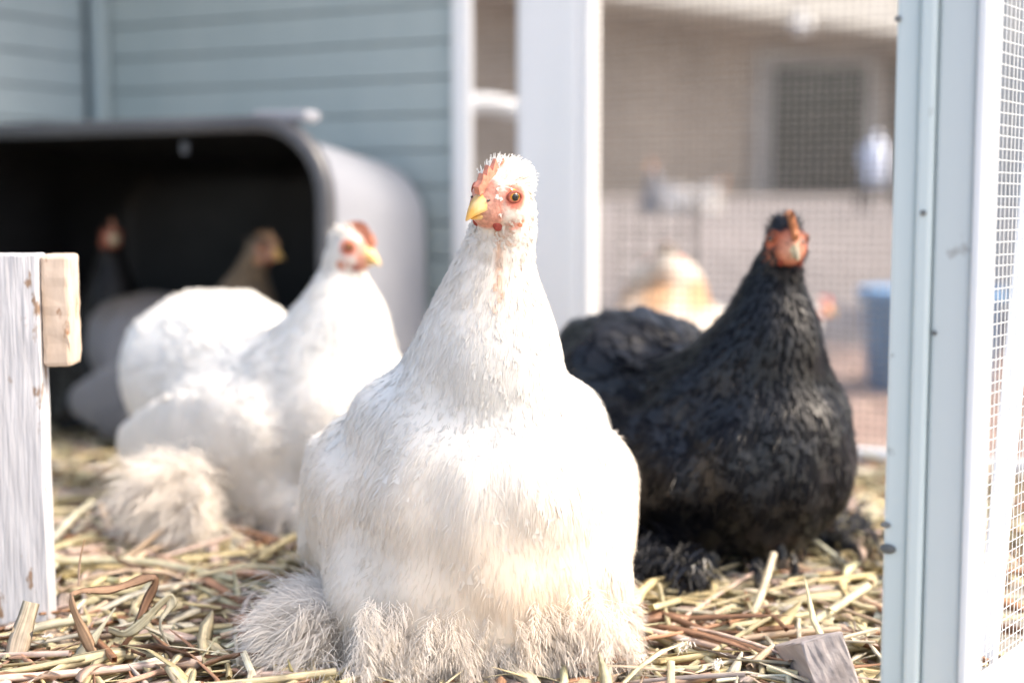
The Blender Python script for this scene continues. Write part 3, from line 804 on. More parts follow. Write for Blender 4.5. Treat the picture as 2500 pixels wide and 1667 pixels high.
    a = me.attributes.new('Col', 'FLOAT_COLOR', 'POINT'); c4 = np.ones((nv, 4), np.float32); c4[:, :3] = col; a.data.foreach_set('color', c4.ravel())
    me.polygons.foreach_set('use_smooth', np.ones(len(me.polygons), dtype=bool))
    body = link_mesh('body', me, MATS['skin'], root); me.name = 'body'
    me.materials.append(MATS['plush_white' if white else 'plush_dark'])
    pf = np.array([fm[list(p.vertices), 0].mean() for p in me.polygons])
    me.polygons.foreach_set('material_index', (pf < 0.25).astype(np.int32))
    if voxel >= 0.004 or not white: pass
    bvh = BVHTree.FromPolygons([Vector(v) for v in V], [list(p.vertices) for p in me.polygons])
    fmat = MATS['feather_white'] if white else MATS['feather_dark']
    acc = Acc()
    # --- body feathers
    def region(Pt):
        q = Pt / k; h = hcoord(Pt)
        dh = np.linalg.norm(h - [0, -0.004, -0.002], axis=1)
        # distance along neck: 0 at breast, 1 at head
        ax = Hc / k - np.array([0, -0.045, 0.150]); tt = ((q - np.array([0, -0.045, 0.150])) @ ax) / (ax @ ax)
        return q, h, dh, tt
    def wbody(Pt):
        q, h, dh, tt = region(Pt); return ((tt < 0.45) & (q[:, 2] > 0.006)).astype(float) + 1e-9
    P, N = surf_samples(me, n_body, rs, wbody)
    q, h, dh, tt = region(P)
    frontish = np.clip((-q[:, 1] + 0.02) / 0.08, 0, 1)
    flow = np.stack([0.25 * np.sign(q[:, 0]) * np.minimum(1, np.abs(q[:, 0]) / 0.05), 1.0 - 0.75 * frontish, -1.0 + 0.45 * (1 - frontish)], 1)
    flow += rs.normal(0, 0.10, flow.shape)
    low = np.clip((0.095 - q[:, 2]) / 0.05, 0, 1); upn = np.clip((tt - 0.05) / 0.4, 0, 1)
    L = (0.023 + 0.008 * (1 - frontish) + 0.003 * low - 0.003 * upn) * b_len * k * rs.uniform(0.75, 1.2, n_body)
    Wd = (0.0155 + 0.003 * (1 - frontish) - 0.009 * upn - 0.004 * low) * k * rs.uniform(0.75, 1.2, n_body)
    lift = (0.0007 + 0.0010 * low + 0.0008 * (1 - frontish)) * lift_k * k * rs.uniform(0.2, 1.7, n_body)
    feathers(acc, bvh, P, N, flow, L, Wd, lift, colfun(q, rs) * rs.uniform(0.95, 1.03, (n_body, 1)), rs, nb, upn > 0.5, nmix)
    # --- hackle
    def wneck(Pt):
        q, h, dh, tt = region(Pt); return np.clip((tt + 0.05) / 0.4, 0, 1) * (dh > 0.015) * (1 - face_mask(Pt)) * (1 + 1.5 * np.clip(tt, 0, 1)) + 1e-9
    P, N = surf_samples(me, n_neck, rs, wneck)
    q, h, dh, tt = region(P)
    ax = unit(np.array([0, -0.045, 0.150]) * k - Hc)
    D = np.tile(ax, (n_neck, 1)) + rs.normal(0, 0.10, (n_neck, 3))
    tc_ = np.clip(tt, 0, 1)
    L = (0.026 - 0.015 * tc_) * k * rs.uniform(0.7, 1.25, n_neck); Wd = (0.0062 - 0.0035 * tc_) * k * rs.uniform(0.7, 1.2, n_neck)
    feathers(acc, bvh, P, N, D, L, Wd, (0.0008 + 0.0006 * tc_) * lift_k * k * rs.uniform(0.2, 2.0, n_neck), colfun(q, rs) * rs.uniform(0.94, 1.03, (n_neck, 1)), rs, max(4, nb // 2), np.ones(n_neck, bool), nmix - 0.02)
    # --- head
    def whead(Pt):
        q, h, dh, tt = region(Pt); return (np.linalg.norm(h, axis=1) < 0.027) * np.clip(1.0 - 4.0 * face_mask(Pt), 0, 1) * (1 + 2.0 * (h[:, 2] > 0.006)) + 1e-9
    P, N = surf_samples(me, n_head, rs, whead)
    q, h, dh, tt = region(P)
    back = np.tile(-fw, (n_head, 1)) * 1.0 + np.array([0, 0, -0.25]) + rs.normal(0, 0.22, (n_head, 3))
    topw = np.clip((h[:, 2] - 0.006) / 0.008, 0, 1)[:, None]
    back = back * (1 - 0.35 * topw) + (up[None] * 0.3 - fw[None] * 0.6) * topw
    L = (0.0070 + 0.0045 * topw[:, 0]) * k * rs.uniform(0.6, 1.35, n_head); Wd = 0.0017 * k * rs.uniform(0.6, 1.2, n_head)
    lift = (0.0010 + 0.0046 * topw[:, 0]) * k * rs.uniform(0.2, 1.8, n_head)
    feathers(acc, bvh, P, N, back, L, Wd, lift, colfun(q, rs), rs, 4, np.ones(n_head, bool), 0.8)
    if n_silk:
        def wsilk(Pt):
            q, h, dh, tt = region(Pt); return np.clip(1.0 - 2.2 * face_mask(Pt), 0, 1) * (q[:, 2] > 0.004) * (1 + 0.8 * np.clip(tt, 0, 1)) * (q[:, 1] < 0.10) + 1e-9
        P, N = surf_samples(me, n_silk, rs, wsilk); q, h, dh, tt = region(P)
        frontish = np.clip((-q[:, 1] + 0.02) / 0.08, 0, 1)
        fl = np.stack([0.25 * np.sign(q[:, 0]) * np.minimum(1, np.abs(q[:, 0]) / 0.05), 1.0 - 0.75 * frontish, -1.0 + 0.45 * (1 - frontish)], 1)
        nkm = np.clip((tt - 0.2) / 0.3, 0, 1)[:, None]; hdm = np.clip((0.026 - dh) / 0.006, 0, 1)[:, None]
        fl = fl * (1 - nkm) + ax[None] * nkm; fl = fl * (1 - hdm) + (-fw[None] + [[0, 0, -.3]]) * hdm
        fl = fl + rs.normal(0, 0.14, fl.shape)
        L = (0.013 - 0.006 * np.clip(tt, 0, 1) - 0.002 * hdm[:, 0]) * k * rs.uniform(0.6, 1.4, n_silk)
        silk(acc, P, N, fl, L, np.full(n_silk, 0.00016 if n_silk > 15000 else 0.0003) * rs.uniform(.7, 1.3, n_silk), colfun(q, rs) * rs.uniform(0.96, 1.03, (n_silk, 1)), rs, 0.085, 0.06 if white else 0.22)
    feo = acc.build('feathers', fmat, root)
    # --- fluff along the lower edge and on the feet
    acc = Acc()
    nlow = int(n_plume * 0.62)
    def fluffcol(q_, n_):
        c_ = colfun(q_, rs)
        if white: c_ = np.minimum(c_ * 0.4 + c_.mean() / 0.7 * 0.6 * np.array([0.76, 0.695, 0.625]), 0.86)
        return c_ * rs.uniform(0.96, 1.03, (n_, 1))
    def wlow(Pt):
        qq = Pt / k; return np.clip((z_fluff - qq[:, 2]) / 0.035, 0, 1) * (qq[:, 2] > 0.004) * (1.0 + 2.5 * (qq[:, 1] < 0.0)) + 1e-9
    P, N = surf_samples(me, nlow, rs, wlow)
    q = P / k
    D = N * rs.uniform(0.15, 0.7, (nlow, 1)) + np.array([0, -0.05, -0.60]) + rs.normal(0, 0.20, (nlow, 3))
    N = unit(N * [1, 1, 0.2] + [0, 0, 0.35])
    L = 0.016 * k * rs.uniform(0.6, 1.2, nlow)
    plumes(acc, P - N * 0.004, D, N, L, fluffcol(q, nlow), rs, pl_nb, 0.95, fluffw, 0.25)
    nft = n_plume - nlow
    side_ = rs.choice([-1, 1], nft)
    ang = rs.normal(0, 0.55, nft)
    P = np.stack([side_ * (0.060 + foot_x + 0.02 * rs.rand(nft)) * W, foot_y + 0.06 * rs.rand(nft), (0.010 + 0.034 * rs.rand(nft) ** 1.4) * foot_z], 1) * k
    ft = rs.rand(nft) < ft_frac
    P = np.where(ft[:, None], np.stack([side_ * (0.012 + 0.062 * rs.rand(nft)), -0.120 + 0.020 * rs.rand(nft), 0.012 + 0.048 * rs.rand(nft) ** 1.3], 1) * k, P)
    D = np.stack([side_ * np.abs(np.cos(ang)) * 0.9, -0.25 + np.sin(ang) * 0.8, 0.10 + 0.25 * rs.rand(nft)], 1)
    D = np.where(ft[:, None], np.stack([side_ * 0.15 + 0.5 * np.sin(ang * 1.6), -0.55 * np.ones(nft), rs.uniform(-1.0, -0.25, nft)], 1), D)
    N = unit(np.stack([side_ * 0.35, -0.5 * np.ones(nft), 0.9 * np.ones(nft)], 1) + rs.normal(0, .1, (nft, 3)))
    L = 0.034 * k * rs.uniform(0.6, 1.25, nft) * np.where(ft, 0.62, np.where(side_ < 0, foot_w[0], foot_w[1]))
    P[:, 0] *= np.where(ft, 1, np.where(side_ < 0, 0.6 + 0.4 * foot_w[0], 0.6 + 0.4 * foot_w[1]))
    plumes(acc, P, D, N, L, fluffcol(P / k, nft), rs, pl_nb, 0.95, fluffw, 0.35)
    acc.build('fluff', MATS['fluff_white'] if white else fmat, root)
    # --- wings: long flight feathers on both sides
    for s in (-1, 1):
        wb = []
        for t in np.linspace(0, 1, 9):
            wy = -0.040 + 0.165 * t; wz = 0.092 - 0.022 * t
            wx = (0.0725 + 0.019 * min(1, t / 0.4) - 0.030 * max(0, t - .55) ** 1.3) * W
            wb.append(((s * wx * k, wy * k, wz * k), np.array([0.009 + 0.006 * min(1, t / 0.35), 0.026, (0.016 + 0.032 * math.sin(math.pi * (0.14 + 0.76 * t)))]) * k, None))
        wme = union_mesh(wb, max(voxel, 0.003), 8); wV = np.empty(len(wme.vertices) * 3, np.float32); wme.vertices.foreach_get('co', wV); wV = wV.reshape(-1, 3).astype(float)
        wa = wme.attributes.new('Col', 'FLOAT_COLOR', 'POINT'); c4 = np.ones((len(wV), 4), np.float32); c4[:, :3] = colfun(wV / k, rs); wa.data.foreach_set('color', c4.ravel())
        wme.polygons.foreach_set('use_smooth', np.ones(len(wme.polygons), dtype=bool))
        wing = link_mesh('wing', wme, MATS['plush_white' if white else 'plush_dark'], root); wme.name = 'wing'
        wbv = BVHTree.FromPolygons([Vector(v) for v in wV], [list(p.vertices) for p in wme.polygons])
        acc = Acc(); nw = 26
        t = np.linspace(0, 1, nw) + rs.normal(0, .01, nw)
        st = np.stack([s * (0.094 - 0.004 * t) * W, -0.050 + 0.055 * t, 0.110 - 0.036 * t], 1) * k
        st[:, 0] += s * 0.03 * k
        hN = [wbv.find_nearest(Vector(p)) for p in st]
        P = np.array([h_[0] for h_ in hN]) ; N = np.array([h_[1] for h_ in hN]); P = P + N * (0.0005 + 0.002 * (1 - t))[:, None] * k
        D = np.stack([np.zeros(nw), 0.95 - 0.1 * t, -0.62 + 0.10 * t], 1) + rs.normal(0, .03, (nw, 3))
        L = (0.085 + 0.02 * np.sin(t * 3.1)) * k; Wd = 0.022 * k * np.ones(nw)
        feathers(acc, wbv, P, N, D, L, Wd, np.full(nw, 0.0025 * k) + 0.002 * k * rs.rand(nw), colfun(P / k, rs), rs, 30, None, 0.8)
        nc = 200 if n_silk > 8000 else 90
        P, N = surf_samples(wme, nc, rs, lambda Pt: (Pt[:, 0] * s > 0.075 * k * W) + 1e-9)
        feathers(acc, wbv, P, N, np.tile([0, 0.95, -0.45], (nc, 1)) + rs.normal(0, .08, (nc, 3)), 0.022 * k * rs.uniform(.8, 1.2, nc), 0.016 * k * np.ones(nc), 0.0006 * k * rs.uniform(.3, 1.4, nc), colfun(P / k, rs), rs, 12, None, 0.93)
        if n_silk:
            ns = n_silk // 7; P, N = surf_samples(wme, ns, rs)
            silk(acc, P, N, np.tile([0, 0.95, -0.55], (ns, 1)) + rs.normal(0, .15, (ns, 3)), 0.014 * k * rs.uniform(.6, 1.3, ns), np.full(ns, 0.0002), colfun(P / k, rs), rs)
        acc.build('flight_feathers', fmat, wing)
    # --- eyes, comb, beak, wattles
    for s in (-1, 1):
        ec = hp(s * 0.0117, 0.0055, 0.0035)
        outw = HR @ unit(np.array([s * 0.93, 0.36, 0.05]))
        eye = ell_obj('eye', ec, np.full(3, 0.0042 * k), np.eye(3), MATS[iris], root, None, 3)
        zq = np.array(Vector(outw).to_track_quat('Z', 'Y').to_matrix())
        ell_obj('pupil', ec + outw * 0.0026 * k, np.array([0.0026, 0.0026, 0.0019]) * k, zq, MATS['pupil'], eye, None, 2)
        # lid ring
        th = np.linspace(0, 2 * math.pi, 25)
        ringp = [ec + outw * 0.0026 * k + (zq @ np.array([math.cos(a_) * 0.0040, math.sin(a_) * 0.0027, 0])) * k for a_ in th]
        Vt, Ft = tube_arrays(ringp, 0.0010 * k, 6, False)
        cl = np.tile(np.array(skin_red) * 0.6, (len(Vt), 1))
        link_mesh('eyelid', mesh_np('eyelid', Vt, np.array(Ft), cl), MATS['skin'], eye)
        # ear lobe and wattle
        ell_obj('ear_lobe', hp(s * 0.0135, -0.001, -0.0105), np.array([0.002, 0.0042, 0.0048]) * k, HR, MATS['skin'], root, np.array(skin_red) * [1.05, 1.5, 1.3])
        ell_obj('wattle', hp(s * 0.0072, 0.0100, -0.0125), np.array([0.0022, 0.0046, 0.0040]) * k, HR, MATS['skin'], root, np.array(skin_red) * [0.6, 0.4, 0.45])
    # comb: serrated single comb
    prof = [(0.0215, 0.004), (0.0235, 0.0085), (0.0205, 0.012), (0.0195, 0.0165), (0.0165, 0.0150), (0.0150, 0.0215), (0.0115, 0.0175), (0.0085, 0.0250), (0.0055, 0.0190), (0.0015, 0.0245), (-0.001, 0.0185), (-0.0065, 0.0215), (-0.0075, 0.0155), (-0.004, 0.0120), (0.006, 0.0120), (0.015, 0.0060)]
    bm = bmesh.new(); lay = []
    for s, ins in ((-1, 0.0), (1, 0.0)):
        lay.append([bm.verts.new(Vector(hp(s * (0.0019 - 0.0011 * max(0, (u - 0.012) / 0.013)), f, u))) for f, u in [(f_, 0.010 + (u_ - 0.010) * (comb_k if u_ > 0.010 else 1)) for f_, u_ in prof]])
    bm.faces.new(lay[0]); bm.faces.new(lay[1][::-1]); m_ = len(prof)
    for i in range(m_): bm.faces.new([lay[0][i], lay[0][(i + 1) % m_], lay[1][(i + 1) % m_], lay[1][i]])
    bmesh.ops.triangulate(bm, faces=bm.faces); bmesh.ops.recalc_face_normals(bm, faces=bm.faces)
    cm = bpy.data.meshes.new('comb'); bm.to_mesh(cm); bm.free()
    a = cm.attributes.new('Col', 'FLOAT_COLOR', 'POINT'); c4 = np.ones((len(cm.vertices), 4), np.float32); c4[:, :3] = np.array(skin_red) * [1.08, 1.7, 1.7]
    a.data.foreach_set('color', c4.ravel())
    link_mesh('comb', cm, MATS['skin'], root)
    # beak: upper mandible curved, lower mandible short
    def mandible(nm, Lb, h0, w0, drop, z0, f0, sgn):
        rings = []
        for t in np.linspace(0, 1, 9):
            f = f0 + Lb * t; c = z0 - drop * t ** 2.0
            hh = h0 * (1 - t ** 1.9) + 0.0008; ww = w0 * (1 - t ** 2.0) + 0.0007
            r = []
            for a_ in np.linspace(0, 2 * math.pi, 14, endpoint=False):
                sv = math.sin(a_); cv = math.cos(a_)
                u = (hh if sv * sgn > 0 else hh * 0.25) * sv
                r.append(hp(ww * cv * beak_k, f - 0.002 * abs(cv) * (1 - t), c + u * beak_k))
            rings.append(r)
        Vb, Fb = loft(rings, True)
        mb = bpy.data.meshes.new(nm); mb.from_pydata([tuple(v) for v in Vb], [], Fb); mb.update()
        mb.polygons.foreach_set('use_smooth', np.ones(len(mb.polygons), dtype=bool))
        return link_mesh(nm, mb, MATS[beak], root)
    ub = mandible('upper_beak', 0.0170, 0.0088, 0.0080, 0.0076, -0.0020, 0.0130, 1)
    mandible('lower_beak', 0.0125, 0.0050, 0.0068, 0.0030, -0.0058, 0.0130, -1)
    for s in (-1, 1):
        ell_obj('nostril', hp(s * 0.0058, 0.0185, 0.0014), np.array([0.0006, 0.0016, 0.0007]) * k, HR, MATS['pupil'], ub, None, 1)
    # legs: shank and toes
    lm = MATS['leg_yellow' if white else 'leg_slate']
    for s in (-1, 1):
        lx = s * 0.045 * k * W
        lg = tube('leg', [(lx, -0.02 * k, 0.05 * k), (lx, -0.03 * k, 0.03 * k), (lx, -0.035 * k, 0.010 * k)], 0.006 * k, lm, root, 8)
        for ang_ in (-28, 0, 28, 180):
            ln_ = 0.04 if ang_ != 180 else 0.02
            e_ = np.array([lx + math.sin(R(ang_)) * ln_ * k, -0.035 * k - math.cos(R(ang_)) * ln_ * k, 0.006 * k])
            s_ = np.array([lx, -0.035 * k, 0.010 * k])
            tube('toe', [s_, s_ * 0.5 + e_ * 0.5 + [0, 0, 0.003 * k], e_], [0.0048 * k, 0.004 * k, 0.0022 * k], lm, lg, 6)
    return root

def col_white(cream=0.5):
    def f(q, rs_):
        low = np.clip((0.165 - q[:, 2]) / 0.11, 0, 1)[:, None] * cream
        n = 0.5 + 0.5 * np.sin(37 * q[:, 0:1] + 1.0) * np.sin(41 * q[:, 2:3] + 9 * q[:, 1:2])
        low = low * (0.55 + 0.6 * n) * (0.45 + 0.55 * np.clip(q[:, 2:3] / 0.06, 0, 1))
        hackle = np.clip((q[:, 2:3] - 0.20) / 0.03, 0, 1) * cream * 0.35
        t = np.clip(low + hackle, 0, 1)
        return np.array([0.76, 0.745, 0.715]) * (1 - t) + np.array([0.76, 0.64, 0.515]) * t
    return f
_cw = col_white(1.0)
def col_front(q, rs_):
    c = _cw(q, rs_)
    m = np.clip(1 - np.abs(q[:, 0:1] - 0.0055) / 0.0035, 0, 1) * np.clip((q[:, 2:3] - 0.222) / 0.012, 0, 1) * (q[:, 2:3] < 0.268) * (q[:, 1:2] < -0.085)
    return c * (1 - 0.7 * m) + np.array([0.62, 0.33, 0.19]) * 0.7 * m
def col_plain(c, j=0.15):
    c = np.array(c)
    return lambda q, rs_: c[None] * (1 + j * rs_.uniform(-1, 1, (len(q), 1)))
def col_buff(q, rs_):
    band = np.clip(1 - np.abs(q[:, 2:3] - 0.172) / 0.032, 0, 1) * (0.4 + 0.6 * np.sin(60 * q[:, 0:1] + 1.0) ** 2)
    band = np.clip(band * 1.6, 0, 1)
    band = np.clip(band + np.clip((0.12 - q[:, 2:3]) / .1, 0, 1) * 0.4, 0, 1)
    return np.array([0.66, 0.61, 0.56]) * (1 - band) + np.array([0.50, 0.30, 0.17]) * band
def col_grey(q, rs_):
    t = np.clip((q[:, 2:3] - 0.17) / 0.04, 0, 1)
    return np.array([0.20, 0.20, 0.215]) * (1 - t) + np.array([0.15, 0.11, 0.075]) * t * (0.9 + .2 * rs_.rand(len(q), 1))

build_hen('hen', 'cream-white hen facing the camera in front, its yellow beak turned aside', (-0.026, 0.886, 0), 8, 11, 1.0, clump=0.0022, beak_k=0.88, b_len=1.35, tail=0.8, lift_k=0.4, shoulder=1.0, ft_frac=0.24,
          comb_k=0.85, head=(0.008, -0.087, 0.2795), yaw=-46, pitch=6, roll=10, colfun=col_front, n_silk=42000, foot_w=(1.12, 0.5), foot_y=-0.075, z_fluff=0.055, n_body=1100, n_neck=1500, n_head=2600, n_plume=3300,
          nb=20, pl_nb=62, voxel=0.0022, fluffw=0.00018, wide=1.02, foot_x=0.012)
build_hen('hen', 'black hen with an orange-red face standing on the right', (0.148, 1.06, 0), 38, 12, 0.93, shoulder=0.95, foot_w=(1.3, 1.0),
          head=(-0.006, -0.078, 0.249), yaw=-30, pitch=6, roll=0, white=False, nmix=0.72, lift_k=1.4, clump=0.0026, skirt=0.25, beak_k=0.62, foot_y=-0.08, wide=1.03, n_silk=12000, colfun=col_plain((0.0025, 0.0034, 0.0064), 0.25), n_body=2600, n_neck=2000, n_head=700, n_plume=300,
          nb=8, pl_nb=30, voxel=0.003, skin_red=(0.40, 0.095, 0.04), beak='beak_dark', iris='iris_dark', fluffw=0.0007)
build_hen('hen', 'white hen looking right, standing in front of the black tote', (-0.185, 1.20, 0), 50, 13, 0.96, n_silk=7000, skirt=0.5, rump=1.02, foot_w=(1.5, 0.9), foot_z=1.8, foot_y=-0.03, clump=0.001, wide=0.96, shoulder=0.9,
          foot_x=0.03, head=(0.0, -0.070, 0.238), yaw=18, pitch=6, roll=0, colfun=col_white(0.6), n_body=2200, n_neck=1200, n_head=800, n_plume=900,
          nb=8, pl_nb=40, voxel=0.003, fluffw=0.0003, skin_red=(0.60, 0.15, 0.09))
build_hen('hen', 'grey hen in the mouth of the tote behind the white hen', (-0.338, 1.54, 0), 58, 14, 0.86,
          head=(0.0, -0.088, 0.226), yaw=26, pitch=4, roll=0, colfun=col_grey, n_body=3500, n_neck=1200, n_head=400, n_plume=120,
          nb=6, pl_nb=24, voxel=0.004, fluffw=0.0009, skin_red=(0.35, 0.12, 0.06))
build_hen('hen', 'dark hen deep inside the black tote, only its reddish face showing', (-0.485, 1.69, 0.006), 25, 15, 0.80,
          head=(0.0, -0.06, 0.232), yaw=0, pitch=5, white=False, colfun=col_plain((0.012, 0.011, 0.011), 0.4), n_body=2500, n_neck=900, n_head=300, n_plume=80,
          nb=4, pl_nb=16, voxel=0.004, skin_red=(0.45, 0.12, 0.07), beak='beak_dark', iris='iris_dark')
build_hen('hen', 'white and buff hen facing away beyond the mesh, behind the black hen', (0.194, 1.80, -0.012), 172, 16, 1.0, neck_k=1.25, tail=0.5,
          head=(0.0, -0.01, 0.214), yaw=0, pitch=10, colfun=col_buff, n_body=3500, n_neck=1400, n_head=500, n_plume=120,
          nb=6, pl_nb=20, voxel=0.004)
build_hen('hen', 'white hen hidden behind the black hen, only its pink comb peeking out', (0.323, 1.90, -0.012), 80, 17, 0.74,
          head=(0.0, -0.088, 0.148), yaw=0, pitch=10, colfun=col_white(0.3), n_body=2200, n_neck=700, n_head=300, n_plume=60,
          nb=4, pl_nb=16, voxel=0.0045, skin_red=(0.65, 0.12, 0.12))
build_hen('hen', 'distant white hen on the paving at the foot of the brick outbuilding', (0.65, 5.05, yard_h(5.05) - 0.05), 75, 18, 0.70,
          head=(0.0, -0.09, 0.15), yaw=0, pitch=25, colfun=col_plain((0.42, 0.41, 0.41)), n_body=1500, n_neck=400, n_head=150, n_plume=30, nb=2, pl_nb=12, voxel=0.006)
build_hen('hen', 'distant grey hen beside the far white hen', (0.525, 5.0, yard_h(5.0) - 0.05), -40, 19, 0.72,
          head=(0.0, -0.06, 0.21), yaw=0, pitch=5, colfun=col_plain((0.20, 0.21, 0.24)), n_body=1500, n_neck=400, n_head=150, n_plume=30, nb=2, pl_nb=12, voxel=0.006)
# ------------------------------------------------------------------ straw bedding
rs = np.random.RandomState(77)
PAL = np.array([[0.70, 0.58, 0.33], [0.76, 0.65, 0.42], [0.58, 0.52, 0.33], [0.78, 0.70, 0.54], [0.66, 0.50, 0.36], [0.40, 0.22, 0.13], [0.30, 0.17, 0.11], [0.46, 0.38, 0.34], [0.68, 0.52, 0.44], [0.58, 0.54, 0.44]])
PW = np.array([.17, .17, .11, .13, .10, .07, .05, .06, .09, .05])
def strips(n, XY, z, length, width, kind, rs, m=6):
    """n bent ribbons (flat blades) or three-sided stems."""
    yaw = rs.uniform(0, 2 * math.pi, n); pit = rs.normal(0, 0.09, n)
    bend = rs.normal(0, 0.5, n) * (kind == 0) + rs.normal(0, 0.08, n) * (kind == 1)
    vb = rs.normal(0, 0.35, n) * (kind == 0) + rs.normal(0, 0.05, n) * (kind == 1)
    t = np.linspace(-0.5, 0.5, m)
    ya = yaw[:, None] + bend[:, None] * 2 * t
    pa = pit[:, None] - vb[:, None] * 2 * t
    stp = (length / (m - 1))[:, None]
    dx = np.cos(ya) * np.cos(pa) * stp; dy = np.sin(ya) * np.cos(pa) * stp; dz = np.sin(pa) * stp
    X = np.cumsum(dx, 1); Y = np.cumsum(dy, 1); Z = np.cumsum(dz, 1)
    X -= X.mean(1, keepdims=True); Y -= Y.mean(1, keepdims=True); Z -= Z.mean(1, keepdims=True)
    Pm = np.stack([X + XY[:, :1], Y + XY[:, 1:], Z + z[:, None]], 2)
    Pm[..., 2] = np.maximum(Pm[..., 2], -0.006)
    Tn = np.stack([np.cos(ya), np.sin(ya), np.zeros_like(ya)], 2)
    Sd = np.stack([-np.sin(ya), np.cos(ya), np.zeros_like(ya)], 2)
    Up = np.array([0, 0, 1.0])
    tw = rs.uniform(-0.9, 0.9, n)[:, None] + rs.normal(0, 0.8, n)[:, None] * t * (kind == 0)[:, None]
    sv = Sd * np.cos(tw)[..., None] + Up * np.sin(tw)[..., None]; uv = -Sd * np.sin(tw)[..., None] + Up * np.cos(tw)[..., None]
    tap = np.where(kind[:, None] == 0, np.clip(1.25 - 1.1 * np.abs(t[None] * 2) ** 2.5, 0.08, 1), 1.0)
    hw = (width / 2)[:, None] * tap
    thick = np.where(kind == 1, 0.85, 0.22)[:, None] * hw
    a = Pm - sv * hw[..., None]; b = Pm + sv * hw[..., None]; c = Pm + uv * thick[..., None]; d = Pm - uv * (thick * (kind == 1)[:, None])[..., None] - uv * 0.0001
    V = np.stack([a, c, b, d], 2).reshape(-1, 3)
    base = (np.arange(n) * m * 4)[:, None, None]
    q = []
    for i in range(m - 1):
        for k_ in range(4):
            k2 = (k_ + 1) % 4
            q.append([i * 4 + k_, i * 4 + k2, i * 4 + 4 + k2, i * 4 + 4 + k_])
    F = (base + np.array(q)[None]).reshape(-1, 4)
    al = np.broadcast_to(np.linspace(0, 1, m)[None] * length[:, None], (n, m))
    fib = np.stack([np.broadcast_to(np.array([0, .5, 1, .5])[None, None], (n, m, 4)), np.repeat(al[..., None], 4, 2), np.broadcast_to(np.arange(n)[:, None, None] * 0.37, (n, m, 4))], 3).reshape(-1, 3)
    return V, F, fib
def straw_mass(name, n, region, seed, lmin, lmax, zmax, label):
    rs = np.random.RandomState(seed)
    XY = region(n, rs); n = len(XY)
    kind = (rs.rand(n) < 0.42).astype(int)
    ln = rs.uniform(lmin, lmax, n) * np.where(kind == 1, 1.1, 1.0)
    wd = np.where(kind == 1, rs.uniform(0.0020, 0.0060, n), rs.uniform(0.0022, 0.0100, n) * np.where(rs.rand(n) < 0.12, 1.5, 1.0))
    z = rs.rand(n) ** 1.3 * zmax
    V, F, fib = strips(n, XY, z, ln, wd, kind, rs)
    ci = rs.choice(len(PAL), n, p=PW / PW.sum())
    col = np.minimum(PAL[ci] * rs.uniform(0.85, 1.3, (n, 1)), 0.86)
    o = link_mesh(name, mesh_np(name, V, F, np.repeat(col, 24, 0), None, True, fib), MATS['straw'])
    tag(o, label, 'straw', kind='stuff'); return o
iM = np.array(M_COOP.inverted())
def inside(n, rs):
    out = np.empty((0, 2))
    while len(out) < n:
        c = np.stack([rs.uniform(-0.62, 0.58, 4 * n), 0.62 + 1.15 * rs.rand(4 * n) ** 1.25], 1)
        lx = iM[0, 0] * c[:, 0] + iM[0, 1] * c[:, 1] + iM[0, 3]; ly = iM[1, 0] * c[:, 0] + iM[1, 1] * c[:, 1] + iM[1, 3]
        m = (lx < 0.655) & (ly < -0.02) & (lx > -0.55) & (np.abs(c[:, 0]) < 0.45 * c[:, 1] + 0.05)
        out = np.vstack([out, c[m]])
    return out[:n]
straw_mass('straw_bedding', 7200, inside, 5, 0.045, 0.16, 0.018, 'loose mixed straw covering the floor of the run')
def fine(n, rs):
    c = inside(n, rs); return c[c[:, 1] < 1.1]
straw_mass('straw_litter', 3800, fine, 6, 0.008, 0.035, 0.019, 'short broken straw bits scattered between the hens in the foreground')

def near_left(n, rs):
    c = inside(n, rs); return c[(c[:, 1] < 1.15) & (c[:, 0] < 0.12)]
PAL = np.array([[0.40, 0.20, 0.11], [0.30, 0.15, 0.09], [0.52, 0.30, 0.20], [0.24, 0.15, 0.11], [0.60, 0.40, 0.30]]); PW = np.ones(5)
straw_mass('leaf_litter', 1700, near_left, 8, 0.012, 0.06, 0.020, 'brown leaf scraps mixed into the straw around the front white hen')

